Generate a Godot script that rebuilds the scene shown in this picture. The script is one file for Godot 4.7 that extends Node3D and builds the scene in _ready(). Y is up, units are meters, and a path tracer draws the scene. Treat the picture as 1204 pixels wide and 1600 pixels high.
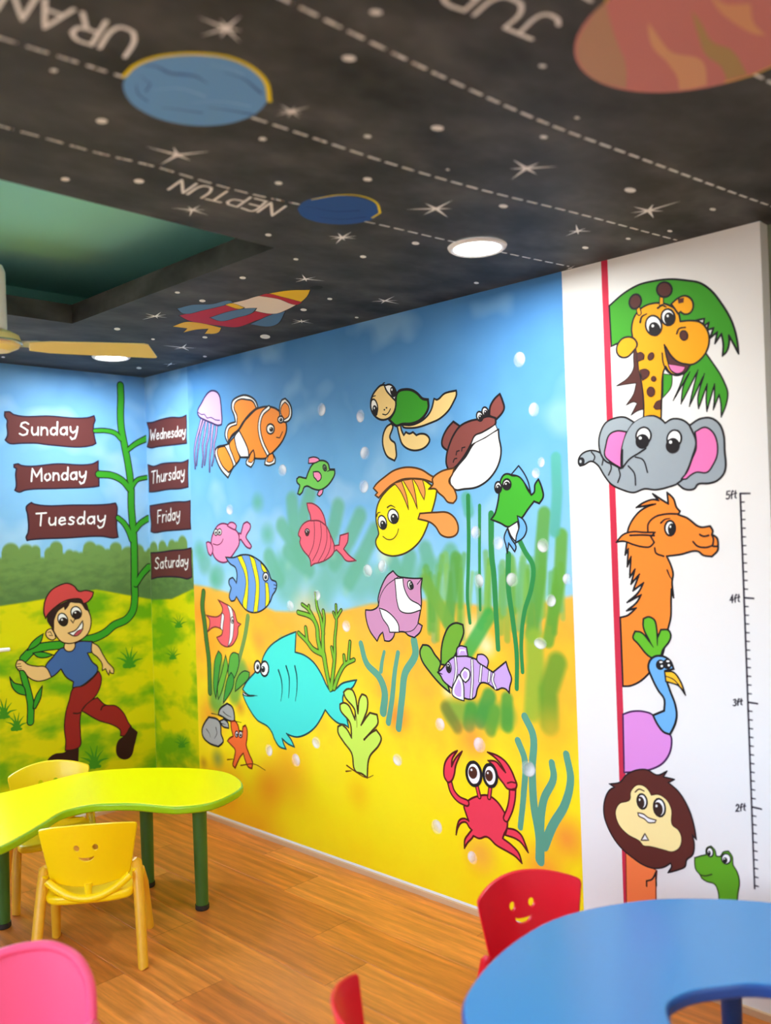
extends Node3D
# A playroom corner: painted sea mural, weekday mural, animal height chart, starry painted ceiling with a teal tray,
# two low plastic tables, small plastic chairs, ceiling lamps and a fan.

# ---------- camera, found from the room's edges in the photograph (1204 x 1600) ----------
const FOCAL := 1391.14
const EYE := Vector3(0, 1.48356, 0)
const YAW := 0.79987
const PITCH := 0.00798
const ROLL := -0.0332
# ---------- room ----------
const X := 2.5906      # mural wall
const Z := -4.322      # weekday wall
const H := 2.3016      # painted ceiling
const XL := -1.0       # wall out of frame
const ZF := 1.4        # wall behind the camera
const ZE := -0.985     # end of the white wall
const T := 0.12
const TX0 := 0.52
const TX1 := 1.685
const TZ0 := -3.336
const TZ1 := -2.06

const COAT := 0.2       # paint lies a fraction of a millimetre thick
const INK := Color8(30, 26, 28)
const WHITE := Color8(244, 244, 240)

var cr: Vector3
var cu: Vector3
var cf: Vector3
var mats := {}
var planes := {}

func _ready() -> void:
	# camera
	cf = Vector3(sin(YAW) * cos(PITCH), sin(PITCH), -cos(YAW) * cos(PITCH))
	var r0 := Vector3(cos(YAW), 0, sin(YAW))
	var u0 := r0.cross(cf)
	cr = r0 * cos(ROLL) + u0 * sin(ROLL)
	cu = u0 * cos(ROLL) - r0 * sin(ROLL)
	var cam := Camera3D.new()
	cam.name = "camera"
	cam.transform = Transform3D(Basis(cr, cu, -cf), EYE)
	var att := CameraAttributesPhysical.new()
	att.frustum_focal_length = 28.0
	att.exposure_aperture = 1.35
	att.frustum_focus_distance = 3.5
	cam.attributes = att
	cam.fov = rad_to_deg(2.0 * atan(800.0 / FOCAL))
	cam.near = 0.05
	add_child(cam)
	cam.current = true
	# sky outside the window, exposure
	var env := Environment.new()
	env.background_mode = Environment.BG_SKY
	var sky := Sky.new()
	var sm := ProceduralSkyMaterial.new()
	sm.sky_top_color = Color(0.55, 0.7, 0.9)
	sm.sky_horizon_color = Color(0.9, 0.93, 0.96)
	sm.ground_bottom_color = Color(0.45, 0.44, 0.42)
	sm.ground_horizon_color = Color(0.7, 0.7, 0.68)
	sky.sky_material = sm
	env.sky = sky
	env.background_energy_multiplier = 14.5
	env.tonemap_mode = Environment.TONE_MAPPER_LINEAR
	env.tonemap_exposure = 1.32
	env.sdfgi_enabled = true
	env.ssao_enabled = true
	env.ssil_enabled = true
	var we := WorldEnvironment.new()
	we.name = "world_environment"
	we.environment = env
	add_child(we)
	planes["S"] = [Vector3(X, 0, 0), Vector3(0, 0, 1), Vector3(0, 1, 0), Vector3(-1, 0, 0)]
	planes["W"] = [Vector3(0, 0, Z), Vector3(1, 0, 0), Vector3(0, 1, 0), Vector3(0, 0, 1)]
	planes["C"] = [Vector3(0, H, 0), Vector3(1, 0, 0), Vector3(0, 0, 1), Vector3(0, -1, 0)]
	build_room()
	build_lamps()
	build_fan()
	build_sea_mural()
	build_weekday_mural()
	build_height_chart()
	build_space_mural()
	build_furniture()

# =====================================================================  materials
func mat(c: Color, rough := 0.7, metal := 0.0, spec := 0.5) -> StandardMaterial3D:
	var key := "%s %.2f %.2f %.2f" % [c.to_html(), rough, metal, spec]
	if not mats.has(key):
		var m := StandardMaterial3D.new()
		m.albedo_color = c
		m.roughness = rough
		m.metallic = metal
		m.metallic_specular = spec
		if c.a < 1.0:
			m.transparency = BaseMaterial3D.TRANSPARENCY_ALPHA
		mats[key] = m
	return mats[key]

func paint(c: Color) -> StandardMaterial3D:
	return mat(c, 0.62, 0.0, 0.3)

func noise_tex(base: Color, amount: float, freq: float, sd: int, sx := 1.0, sy := 1.0, w := 256, h := 256, second := 0.0) -> ImageTexture:
	var n := FastNoiseLite.new()
	n.seed = sd
	n.frequency = freq
	n.fractal_octaves = 4
	var n2 := FastNoiseLite.new()
	n2.seed = sd + 7
	n2.frequency = freq * 6.0
	var im := Image.create_empty(w, h, false, Image.FORMAT_RGB8)
	for y in h:
		for x in w:
			# wrap so that the picture repeats without a seam
			var fx := float(x) / w
			var fy := float(y) / h
			var a := n.get_noise_2d(x * sx, y * sy)
			var b := n.get_noise_2d((x - w) * sx, y * sy)
			var c := n.get_noise_2d(x * sx, (y - h) * sy)
			var d := n.get_noise_2d((x - w) * sx, (y - h) * sy)
			var v := lerpf(lerpf(a, b, fx), lerpf(c, d, fx), fy)
			v = v * amount + n2.get_noise_2d(x * sx, y * sy) * second
			im.set_pixel(x, y, Color(base.r * (1.0 + v), base.g * (1.0 + v), base.b * (1.0 + v)))
	return ImageTexture.create_from_image(im)

# =====================================================================  nodes
var counts := {}
func numbered(called: String) -> String:
	counts[called] = counts.get(called, 0) + 1
	return called if counts[called] == 1 else "%s_%03d" % [called, counts[called] - 1]

func thing(called: String, label: String, category: String, at := Vector3.ZERO, group := "") -> Node3D:
	var o := Node3D.new()
	o.name = numbered(called)
	add_child(o)
	o.position = at
	o.set_meta("label", label)
	o.set_meta("category", category)
	if group:
		o.set_meta("group", group)
	return o

func obj(called: String, mesh: Mesh, m: Material, parent: Node = self, label := "") -> MeshInstance3D:
	var o := MeshInstance3D.new()
	o.name = numbered(called) if parent == self else called
	o.mesh = mesh
	if m:
		o.material_override = m
	parent.add_child(o, true)
	if label:
		o.set_meta("label", label)
	return o

func struct(called: String, mesh: Mesh, m: Material) -> MeshInstance3D:
	var o := obj(called, mesh, m)
	o.set_meta("kind", "structure")
	return o

# =====================================================================  solid shapes
func boxes(list: Array) -> ArrayMesh:
	var st := SurfaceTool.new()
	st.begin(Mesh.PRIMITIVE_TRIANGLES)
	for b in list:
		add_box(st, b[0], b[1])
	return st.commit()

func add_box(st: SurfaceTool, lo: Vector3, hi: Vector3) -> void:
	var bm := BoxMesh.new()
	bm.size = hi - lo
	st.append_from(bm, 0, Transform3D(Basis(), (lo + hi) / 2.0))

func lathe(profile: Array, sides := 32) -> ArrayMesh:  # profile of (radius, y), bottom to top
	var st := SurfaceTool.new()
	st.begin(Mesh.PRIMITIVE_TRIANGLES)
	for i in profile.size() - 1:
		var a: Vector2 = profile[i]
		var b: Vector2 = profile[i + 1]
		var t := b - a
		if t.length() < 1e-6:
			continue
		var nn := Vector2(t.y, -t.x).normalized()
		for k in sides:
			var p0 := TAU * k / sides
			var p1 := TAU * (k + 1) / sides
			var d0 := Vector3(cos(p0), 0, sin(p0))
			var d1 := Vector3(cos(p1), 0, sin(p1))
			var q := [d0 * a.x + Vector3.UP * a.y, d1 * a.x + Vector3.UP * a.y, d1 * b.x + Vector3.UP * b.y, d0 * b.x + Vector3.UP * b.y]
			var m0 := d0 * nn.x + Vector3.UP * nn.y
			var m1 := d1 * nn.x + Vector3.UP * nn.y
			var ns := [m0, m1, m1, m0]
			for j in [0, 1, 2, 0, 2, 3]:
				st.set_normal(ns[j])
				st.add_vertex(q[j])
	return st.commit()

func tube(pts: Array, radii: Array, sides := 14) -> ArrayMesh:
	var st := SurfaceTool.new()
	st.begin(Mesh.PRIMITIVE_TRIANGLES)
	var rings := []
	for i in pts.size():
		var p: Vector3 = pts[i]
		var d: Vector3 = (pts[mini(i + 1, pts.size() - 1)] - pts[maxi(i - 1, 0)]).normalized()
		var e := d.cross(Vector3(0.13, 0.02, 0.99)).normalized()
		var g := d.cross(e)
		var ring := []
		for k in sides:
			var n := e * cos(TAU * k / sides) + g * sin(TAU * k / sides)
			ring.append([p + n * radii[i], n])
		rings.append(ring)
	for i in rings.size() - 1:
		for k in sides:
			var a = rings[i][k]
			var b = rings[i][(k + 1) % sides]
			var c = rings[i + 1][(k + 1) % sides]
			var d2 = rings[i + 1][k]
			for v in [a, c, b, a, d2, c]:
				st.set_normal(v[1])
				st.add_vertex(v[0])
	for e in [0, rings.size() - 1]:
		var nrm: Vector3 = (pts[e] - pts[1 if e == 0 else e - 1]).normalized()
		for k in sides:
			tri(st, [pts[e], rings[e][k][0], rings[e][(k + 1) % sides][0]], [nrm, nrm, nrm])
	return st.commit()

func tri(st: SurfaceTool, v: Array, n: Array) -> void:  # front face turned the way the normals point
	var o := [0, 1, 2]
	if (v[1] - v[0]).cross(v[2] - v[0]).dot(n[0] + n[1] + n[2]) > 0.0:
		o = [0, 2, 1]
	for k in o:
		st.set_normal(n[k])
		st.add_vertex(v[k])

func area(p: PackedVector2Array) -> float:
	var s := 0.0
	for i in p.size():
		var a := p[i]
		var b := p[(i + 1) % p.size()]
		s += a.x * b.y - b.x * a.y
	return s / 2.0

func out_normals(p: PackedVector2Array) -> PackedVector2Array:
	var s := 1.0 if area(p) > 0 else -1.0
	var res := PackedVector2Array()
	for i in p.size():
		var t := (p[(i + 1) % p.size()] - p[(i - 1 + p.size()) % p.size()]).normalized()
		res.append(Vector2(t.y, -t.x) * s)
	return res

func slab(p: PackedVector2Array, y0: float, y1: float, bevel: float, steps := 4) -> ArrayMesh:
	# p lies in the plane of the floor (x, z); edges rounded with radius bevel above and below
	var st := SurfaceTool.new()
	st.begin(Mesh.PRIMITIVE_TRIANGLES)
	var n := out_normals(p)
	var rings := []
	for k in steps + 1:
		var a := PI / 2.0 * k / steps - PI / 2.0
		rings.append([bevel * (1.0 - cos(a)), y0 + bevel + bevel * sin(a), a])
	for k in steps + 1:
		var a := PI / 2.0 * k / steps
		rings.append([bevel * (1.0 - cos(a)), y1 - bevel + bevel * sin(a), a])
	var ccw := area(p) > 0
	for i in rings.size() - 1:
		var r0 = rings[i]
		var r1 = rings[i + 1]
		for k in p.size():
			var k2 := (k + 1) % p.size()
			var q := []
			for c in [[k, r0], [k2, r0], [k2, r1], [k, r1]]:
				var v2: Vector2 = p[c[0]] - n[c[0]] * c[1][0]
				q.append([Vector3(v2.x, c[1][1], v2.y), Vector3(n[c[0]].x * cos(c[1][2]), sin(c[1][2]), n[c[0]].y * cos(c[1][2]))])
			for j in ([0, 1, 2, 0, 2, 3] if ccw else [0, 2, 1, 0, 3, 2]):
				st.set_normal(q[j][1])
				st.add_vertex(q[j][0])
	var cap := PackedVector2Array()
	for k in p.size():
		cap.append(p[k] - n[k] * bevel)
	var idx := Geometry2D.triangulate_polygon(cap)
	for side in [[y1, Vector3.UP], [y0, Vector3.DOWN]]:
		for j in range(0, idx.size(), 3):
			var t := [idx[j], idx[j + 1], idx[j + 2]]
			var tri := PackedVector2Array([cap[t[0]], cap[t[1]], cap[t[2]]])
			if (area(tri) > 0) != (side[1].y < 0):
				t = [t[0], t[2], t[1]]
			for k in [t[0], t[2], t[1]]:
				st.set_normal(side[1])
				st.add_vertex(Vector3(cap[k].x, side[0], cap[k].y))
	return st.commit()

# =====================================================================  photograph to room
func ray(px: float, py: float) -> Vector3:
	return cf + cr * ((px - 602.0) / FOCAL) - cu * ((py - 800.0) / FOCAL)

func on_level(px: float, py: float, y: float) -> Vector3:
	var d := ray(px, py)
	return EYE + d * ((y - EYE.y) / d.y)

func on_plane(id: String, p: Vector2) -> Vector2:
	var pl = planes[id]
	var d := ray(p.x, p.y)
	var t: float = (pl[0] - EYE).dot(pl[3]) / d.dot(pl[3])
	var w: Vector3 = EYE + d * t - pl[0]
	return Vector2(w.dot(pl[1]), w.dot(pl[2]))

# =====================================================================  brushwork on a wall or ceiling
var pl_id := "S"
var mural: Node3D
var fig: MeshInstance3D
var fig_name := ""
var fig_label := ""
var ox := 0.0
var oy := 0.0
var sc := 1.0
var off := 0.0
var ink := 1.5       # how heavy the outlines are

func start(called: String, label: String, x := 0.0, y := 0.0, s := 1.0, lay := 0.0015) -> void:
	fig = null
	fig_name = called
	fig_label = label
	ox = x
	oy = y
	sc = s
	off = lay

func curve(pts: Array, closed: bool, sharp := 62.0) -> PackedVector2Array:
	var p := PackedVector2Array()
	for i in range(0, pts.size(), 2):
		p.append(Vector2(ox + pts[i] / sc, oy + pts[i + 1] / sc))
	var n := p.size()
	if n < 3:
		return p
	var tin := PackedVector2Array()
	var tout := PackedVector2Array()
	for i in n:
		var pv := p[(i - 1 + n) % n] if closed or i > 0 else p[i]
		var nx := p[(i + 1) % n] if closed or i < n - 1 else p[i]
		var a := p[i] - pv
		var b := nx - p[i]
		if a.length() < 1e-5 or b.length() < 1e-5:
			tin.append(a)
			tout.append(b)
		elif absf(rad_to_deg(a.angle_to(b))) > sharp:
			tin.append(a * 0.9)
			tout.append(b * 0.9)
		else:
			var d := (a.normalized() + b.normalized()).normalized()
			tin.append(d * a.length())
			tout.append(d * b.length())
	var res := PackedVector2Array()
	for i in (n if closed else n - 1):
		var a := p[i]
		var b := p[(i + 1) % n]
		var steps := clampi(int(a.distance_to(b) / 2.5), 1, 7)
		for k in steps:
			var t := float(k) / steps
			var t2 := t * t
			var t3 := t2 * t
			res.append(a * (2 * t3 - 3 * t2 + 1) + tout[i] * (t3 - 2 * t2 + t) + b * (-2 * t3 + 3 * t2) + tin[(i + 1) % n] * (t3 - t2))
	if not closed:
		res.append(p[n - 1])
	return res

func flat(p: PackedVector2Array) -> PackedVector2Array:
	var r := PackedVector2Array()
	for v in p:
		r.append(on_plane(pl_id, v))
	return r

func metre(p: PackedVector2Array, px: float) -> float:  # how wide a brush of px pixels is there
	var c := Vector2.ZERO
	for v in p:
		c += v
	c /= p.size()
	var pl = planes[pl_id]
	var w2 := on_plane(pl_id, c)
	var w: Vector3 = pl[0] + pl[1] * w2.x + pl[2] * w2.y
	return px * (w - EYE).dot(cf) / FOCAL

func fill_tris(p: PackedVector2Array) -> PackedVector3Array:
	var out := PackedVector3Array()
	var idx := Geometry2D.triangulate_polygon(p)
	if idx.is_empty():
		for q in Geometry2D.offset_polygon(p, 0.0004):
			var id2 := Geometry2D.triangulate_polygon(q)
			for k in id2:
				out.append(Vector3(q[k].x, q[k].y, 0))
		if out.is_empty():
			print("cannot fill ", fig_name)
	for k in idx:
		out.append(Vector3(p[k].x, p[k].y, 0))
	return out

func ribbon(p: PackedVector2Array, w0: float, w1: float, closed: bool, up := 0.0) -> PackedVector3Array:
	# z holds a hair's breadth of paint thickness, so that overlapping dabs of one stroke never coincide
	var out := PackedVector3Array()
	var n := p.size()
	var total := 0.0
	var along := PackedFloat32Array()
	for i in n:
		along.append(total)
		total += p[i].distance_to(p[(i + 1) % n])
	var seg := n if closed else n - 1
	if not closed:
		total = along[n - 1]
	var nor := PackedVector2Array()
	var wid := PackedFloat32Array()
	var dabs := 0
	for i in n:
		var a := p[i] - p[(i - 1 + n) % n] if closed or i > 0 else p[1] - p[0]
		var b := p[(i + 1) % n] - p[i] if closed or i < n - 1 else p[n - 1] - p[n - 2]
		a = a.normalized()
		b = b.normalized()
		var d := (a + b)
		d = d.normalized() if d.length() > 0.05 else b
		var k := clampf(1.0 / maxf(sqrt(maxf(0.0, (1.0 + a.dot(b)) / 2.0)), 0.3), 1.0, 1.25)
		nor.append(Vector2(-d.y, d.x) * k)
		var w := lerpf(w0, w1, along[i] / maxf(total, 1e-6)) / 2.0
		wid.append(w)
		var first := not closed and i == 0
		var last := not closed and i == n - 1
		if (first and w0 > 0.0004) or (last and w1 > 0.0004):
			var from := (a if last else -b).angle() - PI / 2
			for s in 6:
				for v in [p[i], p[i] + Vector2.from_angle(from + PI * s / 6) * w, p[i] + Vector2.from_angle(from + PI * (s + 1) / 6) * w]:
					out.append(Vector3(v.x, v.y, up))
		elif a.dot(b) < 0.9 and not first and not last:
			dabs += 1
			for s in 10:
				for v in [p[i], p[i] + Vector2.from_angle(TAU * s / 10) * w, p[i] + Vector2.from_angle(TAU * (s + 1) / 10) * w]:
					out.append(Vector3(v.x, v.y, up + 0.00003 + (dabs % 6) * 0.00001))
	for i in seg:
		var j := (i + 1) % n
		var q := [p[i] + nor[i] * wid[i], p[j] + nor[j] * wid[j], p[j] - nor[j] * wid[j], p[i] - nor[i] * wid[i]]
		for k in [0, 1, 2, 0, 2, 3]:
			out.append(Vector3(q[k].x, q[k].y, up + (i % 2) * 0.00001))
	return out

func lay(called: String, layers: Array, label := "") -> MeshInstance3D:  # layers of [triangles on the plane, material]
	var pl = planes[pl_id]
	var am := ArrayMesh.new()
	var first := fig == null
	var o := MeshInstance3D.new()
	if first:
		var c := Vector3.ZERO
		for v in layers[0][0]:
			c += v
		c /= maxi(1, layers[0][0].size())
		o.position = pl[0] + pl[1] * c.x + pl[2] * c.y - mural.position
		o.name = called if called else fig_name
		mural.add_child(o, true)
		if fig_label:
			o.set_meta("label", fig_label)
		fig = o
	else:
		o.name = called
		fig.add_child(o, true)
		if label:
			o.set_meta("label", label)
	var at: Vector3 = fig.position + mural.position
	var face: Vector3 = pl[3]
	var flip: bool = pl[1].cross(pl[2]).dot(face) > 0
	for l in layers:
		var tris: PackedVector3Array = l[0]
		if tris.is_empty():
			continue
		var vs := PackedVector3Array()
		var ns := PackedVector3Array()
		for i in range(0, tris.size(), 3):
			var a := tris[i]
			var b := tris[i + 1]
			var c := tris[i + 2]
			if ((b - a).cross(c - a).z > 0) == flip:
				var t := b
				b = c
				c = t
			for v in [a, b, c]:
				vs.append(pl[0] + pl[1] * v.x + pl[2] * v.y + face * (off + v.z) * COAT - at)
				ns.append(face)
		var arr := []
		arr.resize(Mesh.ARRAY_MAX)
		arr[Mesh.ARRAY_VERTEX] = vs
		arr[Mesh.ARRAY_NORMAL] = ns
		am.add_surface_from_arrays(Mesh.PRIMITIVE_TRIANGLES, arr)
		am.surface_set_material(am.get_surface_count() - 1, l[1])
		off += 0.00016
	o.mesh = am
	return o

# a closed painted shape with an outline
func sh(called: String, col: Color, pts: Array, ow := 2.0, oc := INK, sharp := 62.0, label := "") -> void:
	var c := curve(pts, true, sharp)
	var p := flat(c)
	var ls := [[fill_tris(p), paint(col)]]
	if ow > 0.0:
		ls.append([ribbon(p, metre(c, ow * ink), metre(c, ow * ink), true), paint(oc)])
	lay(called, ls, label)

func el(called: String, col: Color, x: float, y: float, rx: float, ry: float, rot := 0.0, ow := 0.0, oc := INK) -> void:
	var pts := []
	for k in 14:
		var v := Vector2(cos(TAU * k / 14) * rx, sin(TAU * k / 14) * ry).rotated(deg_to_rad(rot))
		pts.append(x + v.x)
		pts.append(y + v.y)
	sh(called, col, pts, ow, oc)

# open brush strokes, each a mesh of its own; w in photograph pixels at start and end
func ln(called: String, col: Color, lines: Array, w := 2.0, w1 := -1.0, oc = null, ow := 1.5) -> void:
	for l in lines:
		var thick := 1.3 if oc == null and w < 3.0 else 1.0
		stroke(called, col, [l], [[w * thick, (w if w1 < 0 else w1) * thick]], oc, ow)

func lnw(called: String, col: Color, lines: Array, oc = null, ow := 1.2) -> void:  # strokes that each bring their own widths: [[w0, w1], [points]]
	for l in lines:
		stroke(called if fig == null or called else "frond", col, [l[1]], [[l[0][0] / sc, l[0][1] / sc]], oc, ow)

func grown(called: String, col: Color, lines: Array, oc, ow := 1.2) -> void:  # strokes that grow together into one piece
	var pts := []
	var ws := []
	for l in lines:
		pts.append(l[1])
		ws.append([l[0][0] / sc, l[0][1] / sc])
	stroke(called, col, pts, ws, oc, ow)

func stroke(called: String, col: Color, lines: Array, widths: Array, oc, ow: float) -> void:
	var body := PackedVector3Array()
	var edge := PackedVector3Array()
	for k in lines.size():
		var c := curve(lines[k], false)
		var p := flat(c)
		var a := metre(c, widths[k][0])
		var b := metre(c, widths[k][1])
		var e := metre(c, ow * ink * 0.95) * 2
		if oc != null:
			edge.append_array(ribbon(p, a + e, b + e, false, k * 0.00012))
		body.append_array(ribbon(p, a, b, false, lines.size() * 0.00012 + k * 0.00012 if oc != null else k * 0.00012))
	if oc != null:
		lay(called, [[edge, paint(oc)], [body, paint(col)]])
	else:
		lay(called, [[body, paint(col)]])
	off += lines.size() * (0.00024 if oc != null else 0.00012)

func eye(x: float, y: float, rx: float, ry: float, px: float, py: float, prx: float, pry: float, rot := 0.0, ow := 1.4, pc := INK) -> void:
	el("eye", WHITE, x, y, rx, ry, rot, ow)
	el("pupil", pc, px, py, prx, pry, rot)
	el("glint", WHITE, px - prx * 0.3, py - pry * 0.45, prx * 0.22, pry * 0.2)

const GLYPH := {
	"S": [0.58, [0.55, 0.86, 0.36, 1, 0.12, 0.92, 0.06, 0.7, 0.3, 0.54, 0.52, 0.36, 0.48, 0.1, 0.22, 0, 0, 0.12]],
	"M": [0.74, [0, 0, 0.04, 1, 0.36, 0.35, 0.68, 1, 0.74, 0]],
	"T": [0.62, [0, 0.97, 0.62, 1], [0.32, 0.98, 0.3, 0]],
	"W": [0.8, [0, 1, 0.17, 0, 0.4, 0.66, 0.6, 0, 0.8, 1]],
	"F": [0.5, [0, 1, 0.03, 0], [0, 1, 0.48, 1], [0, 0.55, 0.38, 0.57]],
	"U": [0.62, [0, 1, 0.02, 0.3, 0.14, 0.04, 0.3, 0, 0.48, 0.04, 0.6, 0.3, 0.62, 1]],
	"R": [0.6, [0, 0, 0, 1, 0.4, 0.98, 0.54, 0.82, 0.5, 0.6, 0.36, 0.52, 0.02, 0.5], [0.3, 0.5, 0.58, 0]],
	"A": [0.7, [0, 0, 0.35, 1, 0.7, 0], [0.13, 0.34, 0.57, 0.34]],
	"N": [0.64, [0, 0, 0, 1, 0.64, 0, 0.64, 1]],
	"E": [0.5, [0.5, 1, 0, 1, 0, 0, 0.5, 0], [0, 0.52, 0.42, 0.52]],
	"P": [0.54, [0, 0, 0, 1, 0.4, 0.98, 0.54, 0.8, 0.5, 0.56, 0.36, 0.47, 0.02, 0.45]],
	"J": [0.5, [0, 0.2, 0.1, 0.03, 0.28, 0, 0.4, 0.14, 0.42, 1], [0.15, 1, 0.66, 1]],
	"I": [0.1, [0.05, 0, 0.05, 1]],
	"u": [0.42, [0.02, 0.6, 0.02, 0.2, 0.12, 0.02, 0.28, 0.04, 0.4, 0.22], [0.41, 0.6, 0.42, 0]],
	"n": [0.4, [0, 0.6, 0.01, 0], [0.01, 0.38, 0.14, 0.57, 0.31, 0.54, 0.39, 0.36, 0.4, 0]],
	"d": [0.44, [0.4, 0.36, 0.3, 0.55, 0.12, 0.54, 0, 0.3, 0.07, 0.06, 0.24, 0, 0.4, 0.2], [0.43, 1, 0.43, 0]],
	"a": [0.44, [0.4, 0.36, 0.3, 0.57, 0.12, 0.54, 0, 0.3, 0.07, 0.06, 0.24, 0, 0.4, 0.2], [0.42, 0.58, 0.44, 0]],
	"y": [0.46, [0, 0.6, 0.04, 0.27, 0.18, 0.14, 0.42, 0.34], [0.46, 0.6, 0.42, 0.1, 0.32, -0.28, 0.12, -0.36, 0.03, -0.2]],
	"o": [0.42, [0.2, 0.58, 0.04, 0.45, 0.02, 0.18, 0.18, 0, 0.36, 0.1, 0.41, 0.35, 0.32, 0.54, 0.2, 0.58]],
	"e": [0.42, [0.03, 0.28, 0.4, 0.36, 0.34, 0.56, 0.15, 0.58, 0.02, 0.38, 0.03, 0.14, 0.18, 0, 0.42, 0.1]],
	"s": [0.34, [0.33, 0.52, 0.2, 0.6, 0.06, 0.54, 0.06, 0.4, 0.2, 0.31, 0.32, 0.2, 0.27, 0.04, 0.12, 0, 0, 0.07]],
	"h": [0.4, [0, 1, 0.01, 0], [0.01, 0.36, 0.16, 0.56, 0.33, 0.5, 0.39, 0.3, 0.4, 0]],
	"r": [0.3, [0, 0.6, 0.01, 0], [0.01, 0.34, 0.12, 0.54, 0.3, 0.57]],
	"i": [0.06, [0.03, 0.56, 0.03, 0], [0.03, 0.8, 0.03, 0.83]],
	"t": [0.34, [0.16, 0.95, 0.15, 0.12, 0.32, 0.0], [0, 0.6, 0.33, 0.62]],
	"f": [0.34, [0.36, 0.9, 0.24, 1, 0.14, 0.85, 0.14, 0], [0, 0.52, 0.32, 0.54]],
	"5": [0.5, [0.5, 1, 0.08, 1, 0.04, 0.55, 0.3, 0.62, 0.5, 0.4, 0.44, 0.1, 0.2, 0, 0, 0.1]],
	"4": [0.52, [0.36, 0, 0.36, 1, 0, 0.34, 0.54, 0.34]],
	"3": [0.48, [0.02, 0.92, 0.26, 1, 0.45, 0.8, 0.2, 0.54, 0.48, 0.34, 0.4, 0.06, 0.18, 0, 0, 0.1]],
	"2": [0.5, [0.02, 0.8, 0.2, 1, 0.44, 0.86, 0.4, 0.55, 0, 0.02, 0.52, 0]],
}

func write(called: String, word: String, x0: float, y0: float, x1: float, y1: float, ux: float, uy: float, w: float, col: Color, gap := 0.2) -> void:
	var total := -gap
	for ch in word:
		total += GLYPH[ch][0] + gap
	var at := 0.0
	var num := 0
	var body := PackedVector3Array()
	for ch in word:
		var g = GLYPH[ch]
		for k in range(1, g.size()):
			var pts := []
			for j in range(0, g[k].size(), 2):
				var t: float = (at + g[k][j]) / total
				pts.append(lerpf(x0, x1, t) + ux * g[k][j + 1])
				pts.append(lerpf(y0, y1, t) + uy * g[k][j + 1])
			var c := curve(pts, false, 50.0)
			var m := metre(c, w)
			num += 1
			body.append_array(ribbon(flat(c), m, m, false, (num % 4) * 0.00012))
		at += g[0] + gap
	lay(called, [[body, paint(col)]])

# ---------------------------------------------------------------- sprayed grounds: a picture in the wall's own metres
class Ground:
	var w: int
	var h: int
	var a0: float
	var b0: float
	var da: float
	var db: float
	var px := PackedFloat32Array()
	func _init(a_from: float, a_to: float, b_from: float, b_to: float, step: float) -> void:
		w = int((a_to - a_from) / step)
		h = int((b_to - b_from) / step)
		a0 = a_from
		b0 = b_to
		da = (a_to - a_from) / w
		db = (b_to - b_from) / h
		px.resize(w * h * 3)
	func put(i: int, c: Color, al: float) -> void:
		px[i] += (c.r - px[i]) * al
		px[i + 1] += (c.g - px[i + 1]) * al
		px[i + 2] += (c.b - px[i + 2]) * al
	# a soft stroke of the spray can along points in metres
	func spray(pts: PackedVector2Array, r: float, soft: float, c: Color, strength: float) -> void:
		var lo := pts[0]
		var hi := pts[0]
		for p in pts:
			lo = lo.min(p)
			hi = hi.max(p)
		var reach := r + soft
		var i0 := clampi(int((lo.x - reach - a0) / da), 0, w)
		var i1 := clampi(int((hi.x + reach - a0) / da) + 1, 0, w)
		var j0 := clampi(int((b0 - hi.y - reach) / db), 0, h)
		var j1 := clampi(int((b0 - lo.y + reach) / db) + 1, 0, h)
		for j in range(j0, j1):
			for i in range(i0, i1):
				var q := Vector2(a0 + (i + 0.5) * da, b0 - (j + 0.5) * db)
				var d := 1e9
				if pts.size() == 1:
					d = q.distance_to(pts[0])
				for k in pts.size() - 1:
					d = minf(d, q.distance_to(Geometry2D.get_closest_point_to_segment(q, pts[k], pts[k + 1])))
				if d < reach:
					put((j * w + i) * 3, c, strength * (1.0 - smoothstep(r - soft * 0.6, reach, d)))
	func texture() -> ImageTexture:
		var by := PackedByteArray()
		by.resize(w * h * 3)
		for i in px.size():
			by[i] = clampi(int(px[i] * 255.0 + 0.5), 0, 255)
		return ImageTexture.create_from_image(Image.create_from_data(w, h, false, Image.FORMAT_RGB8, by))

func spray(g: Ground, c: Color, pts: Array, r: float, soft: float, strength := 0.85) -> void:  # points, r and soft in photograph pixels
	var p := PackedVector2Array()
	for i in range(0, pts.size(), 2):
		p.append(Vector2(ox + pts[i] / sc, oy + pts[i + 1] / sc))
	var m := metre(p, 1.0)
	g.spray(flat(p), r * m, soft * m, c, strength)

func ground_sheet(called: String, g: Ground, label: String) -> MeshInstance3D:
	# the coat of paint, one thin sheet on the wall
	var pl = planes[pl_id]
	var a1 := g.a0 + g.da * g.w
	var b1 := g.b0 - g.db * g.h
	var q := [Vector2(g.a0, g.b0), Vector2(a1, g.b0), Vector2(a1, b1), Vector2(g.a0, b1)]
	var uv := [Vector2(0, 0), Vector2(1, 0), Vector2(1, 1), Vector2(0, 1)]
	var st := SurfaceTool.new()
	st.begin(Mesh.PRIMITIVE_TRIANGLES)
	var flip: bool = pl[1].cross(pl[2]).dot(pl[3]) < 0
	for k in ([0, 2, 1, 0, 3, 2] if flip else [0, 1, 2, 0, 2, 3]):
		st.set_normal(pl[3])
		st.set_uv(uv[k])
		st.add_vertex(pl[0] + pl[1] * q[k].x + pl[2] * q[k].y + pl[3] * 0.0008 * COAT - mural.position)
	var m := StandardMaterial3D.new()
	m.albedo_texture = g.texture()
	m.texture_repeat = false
	m.roughness = 0.62
	m.metallic_specular = 0.3
	return obj(called, st.commit(), m, mural, label)

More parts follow.
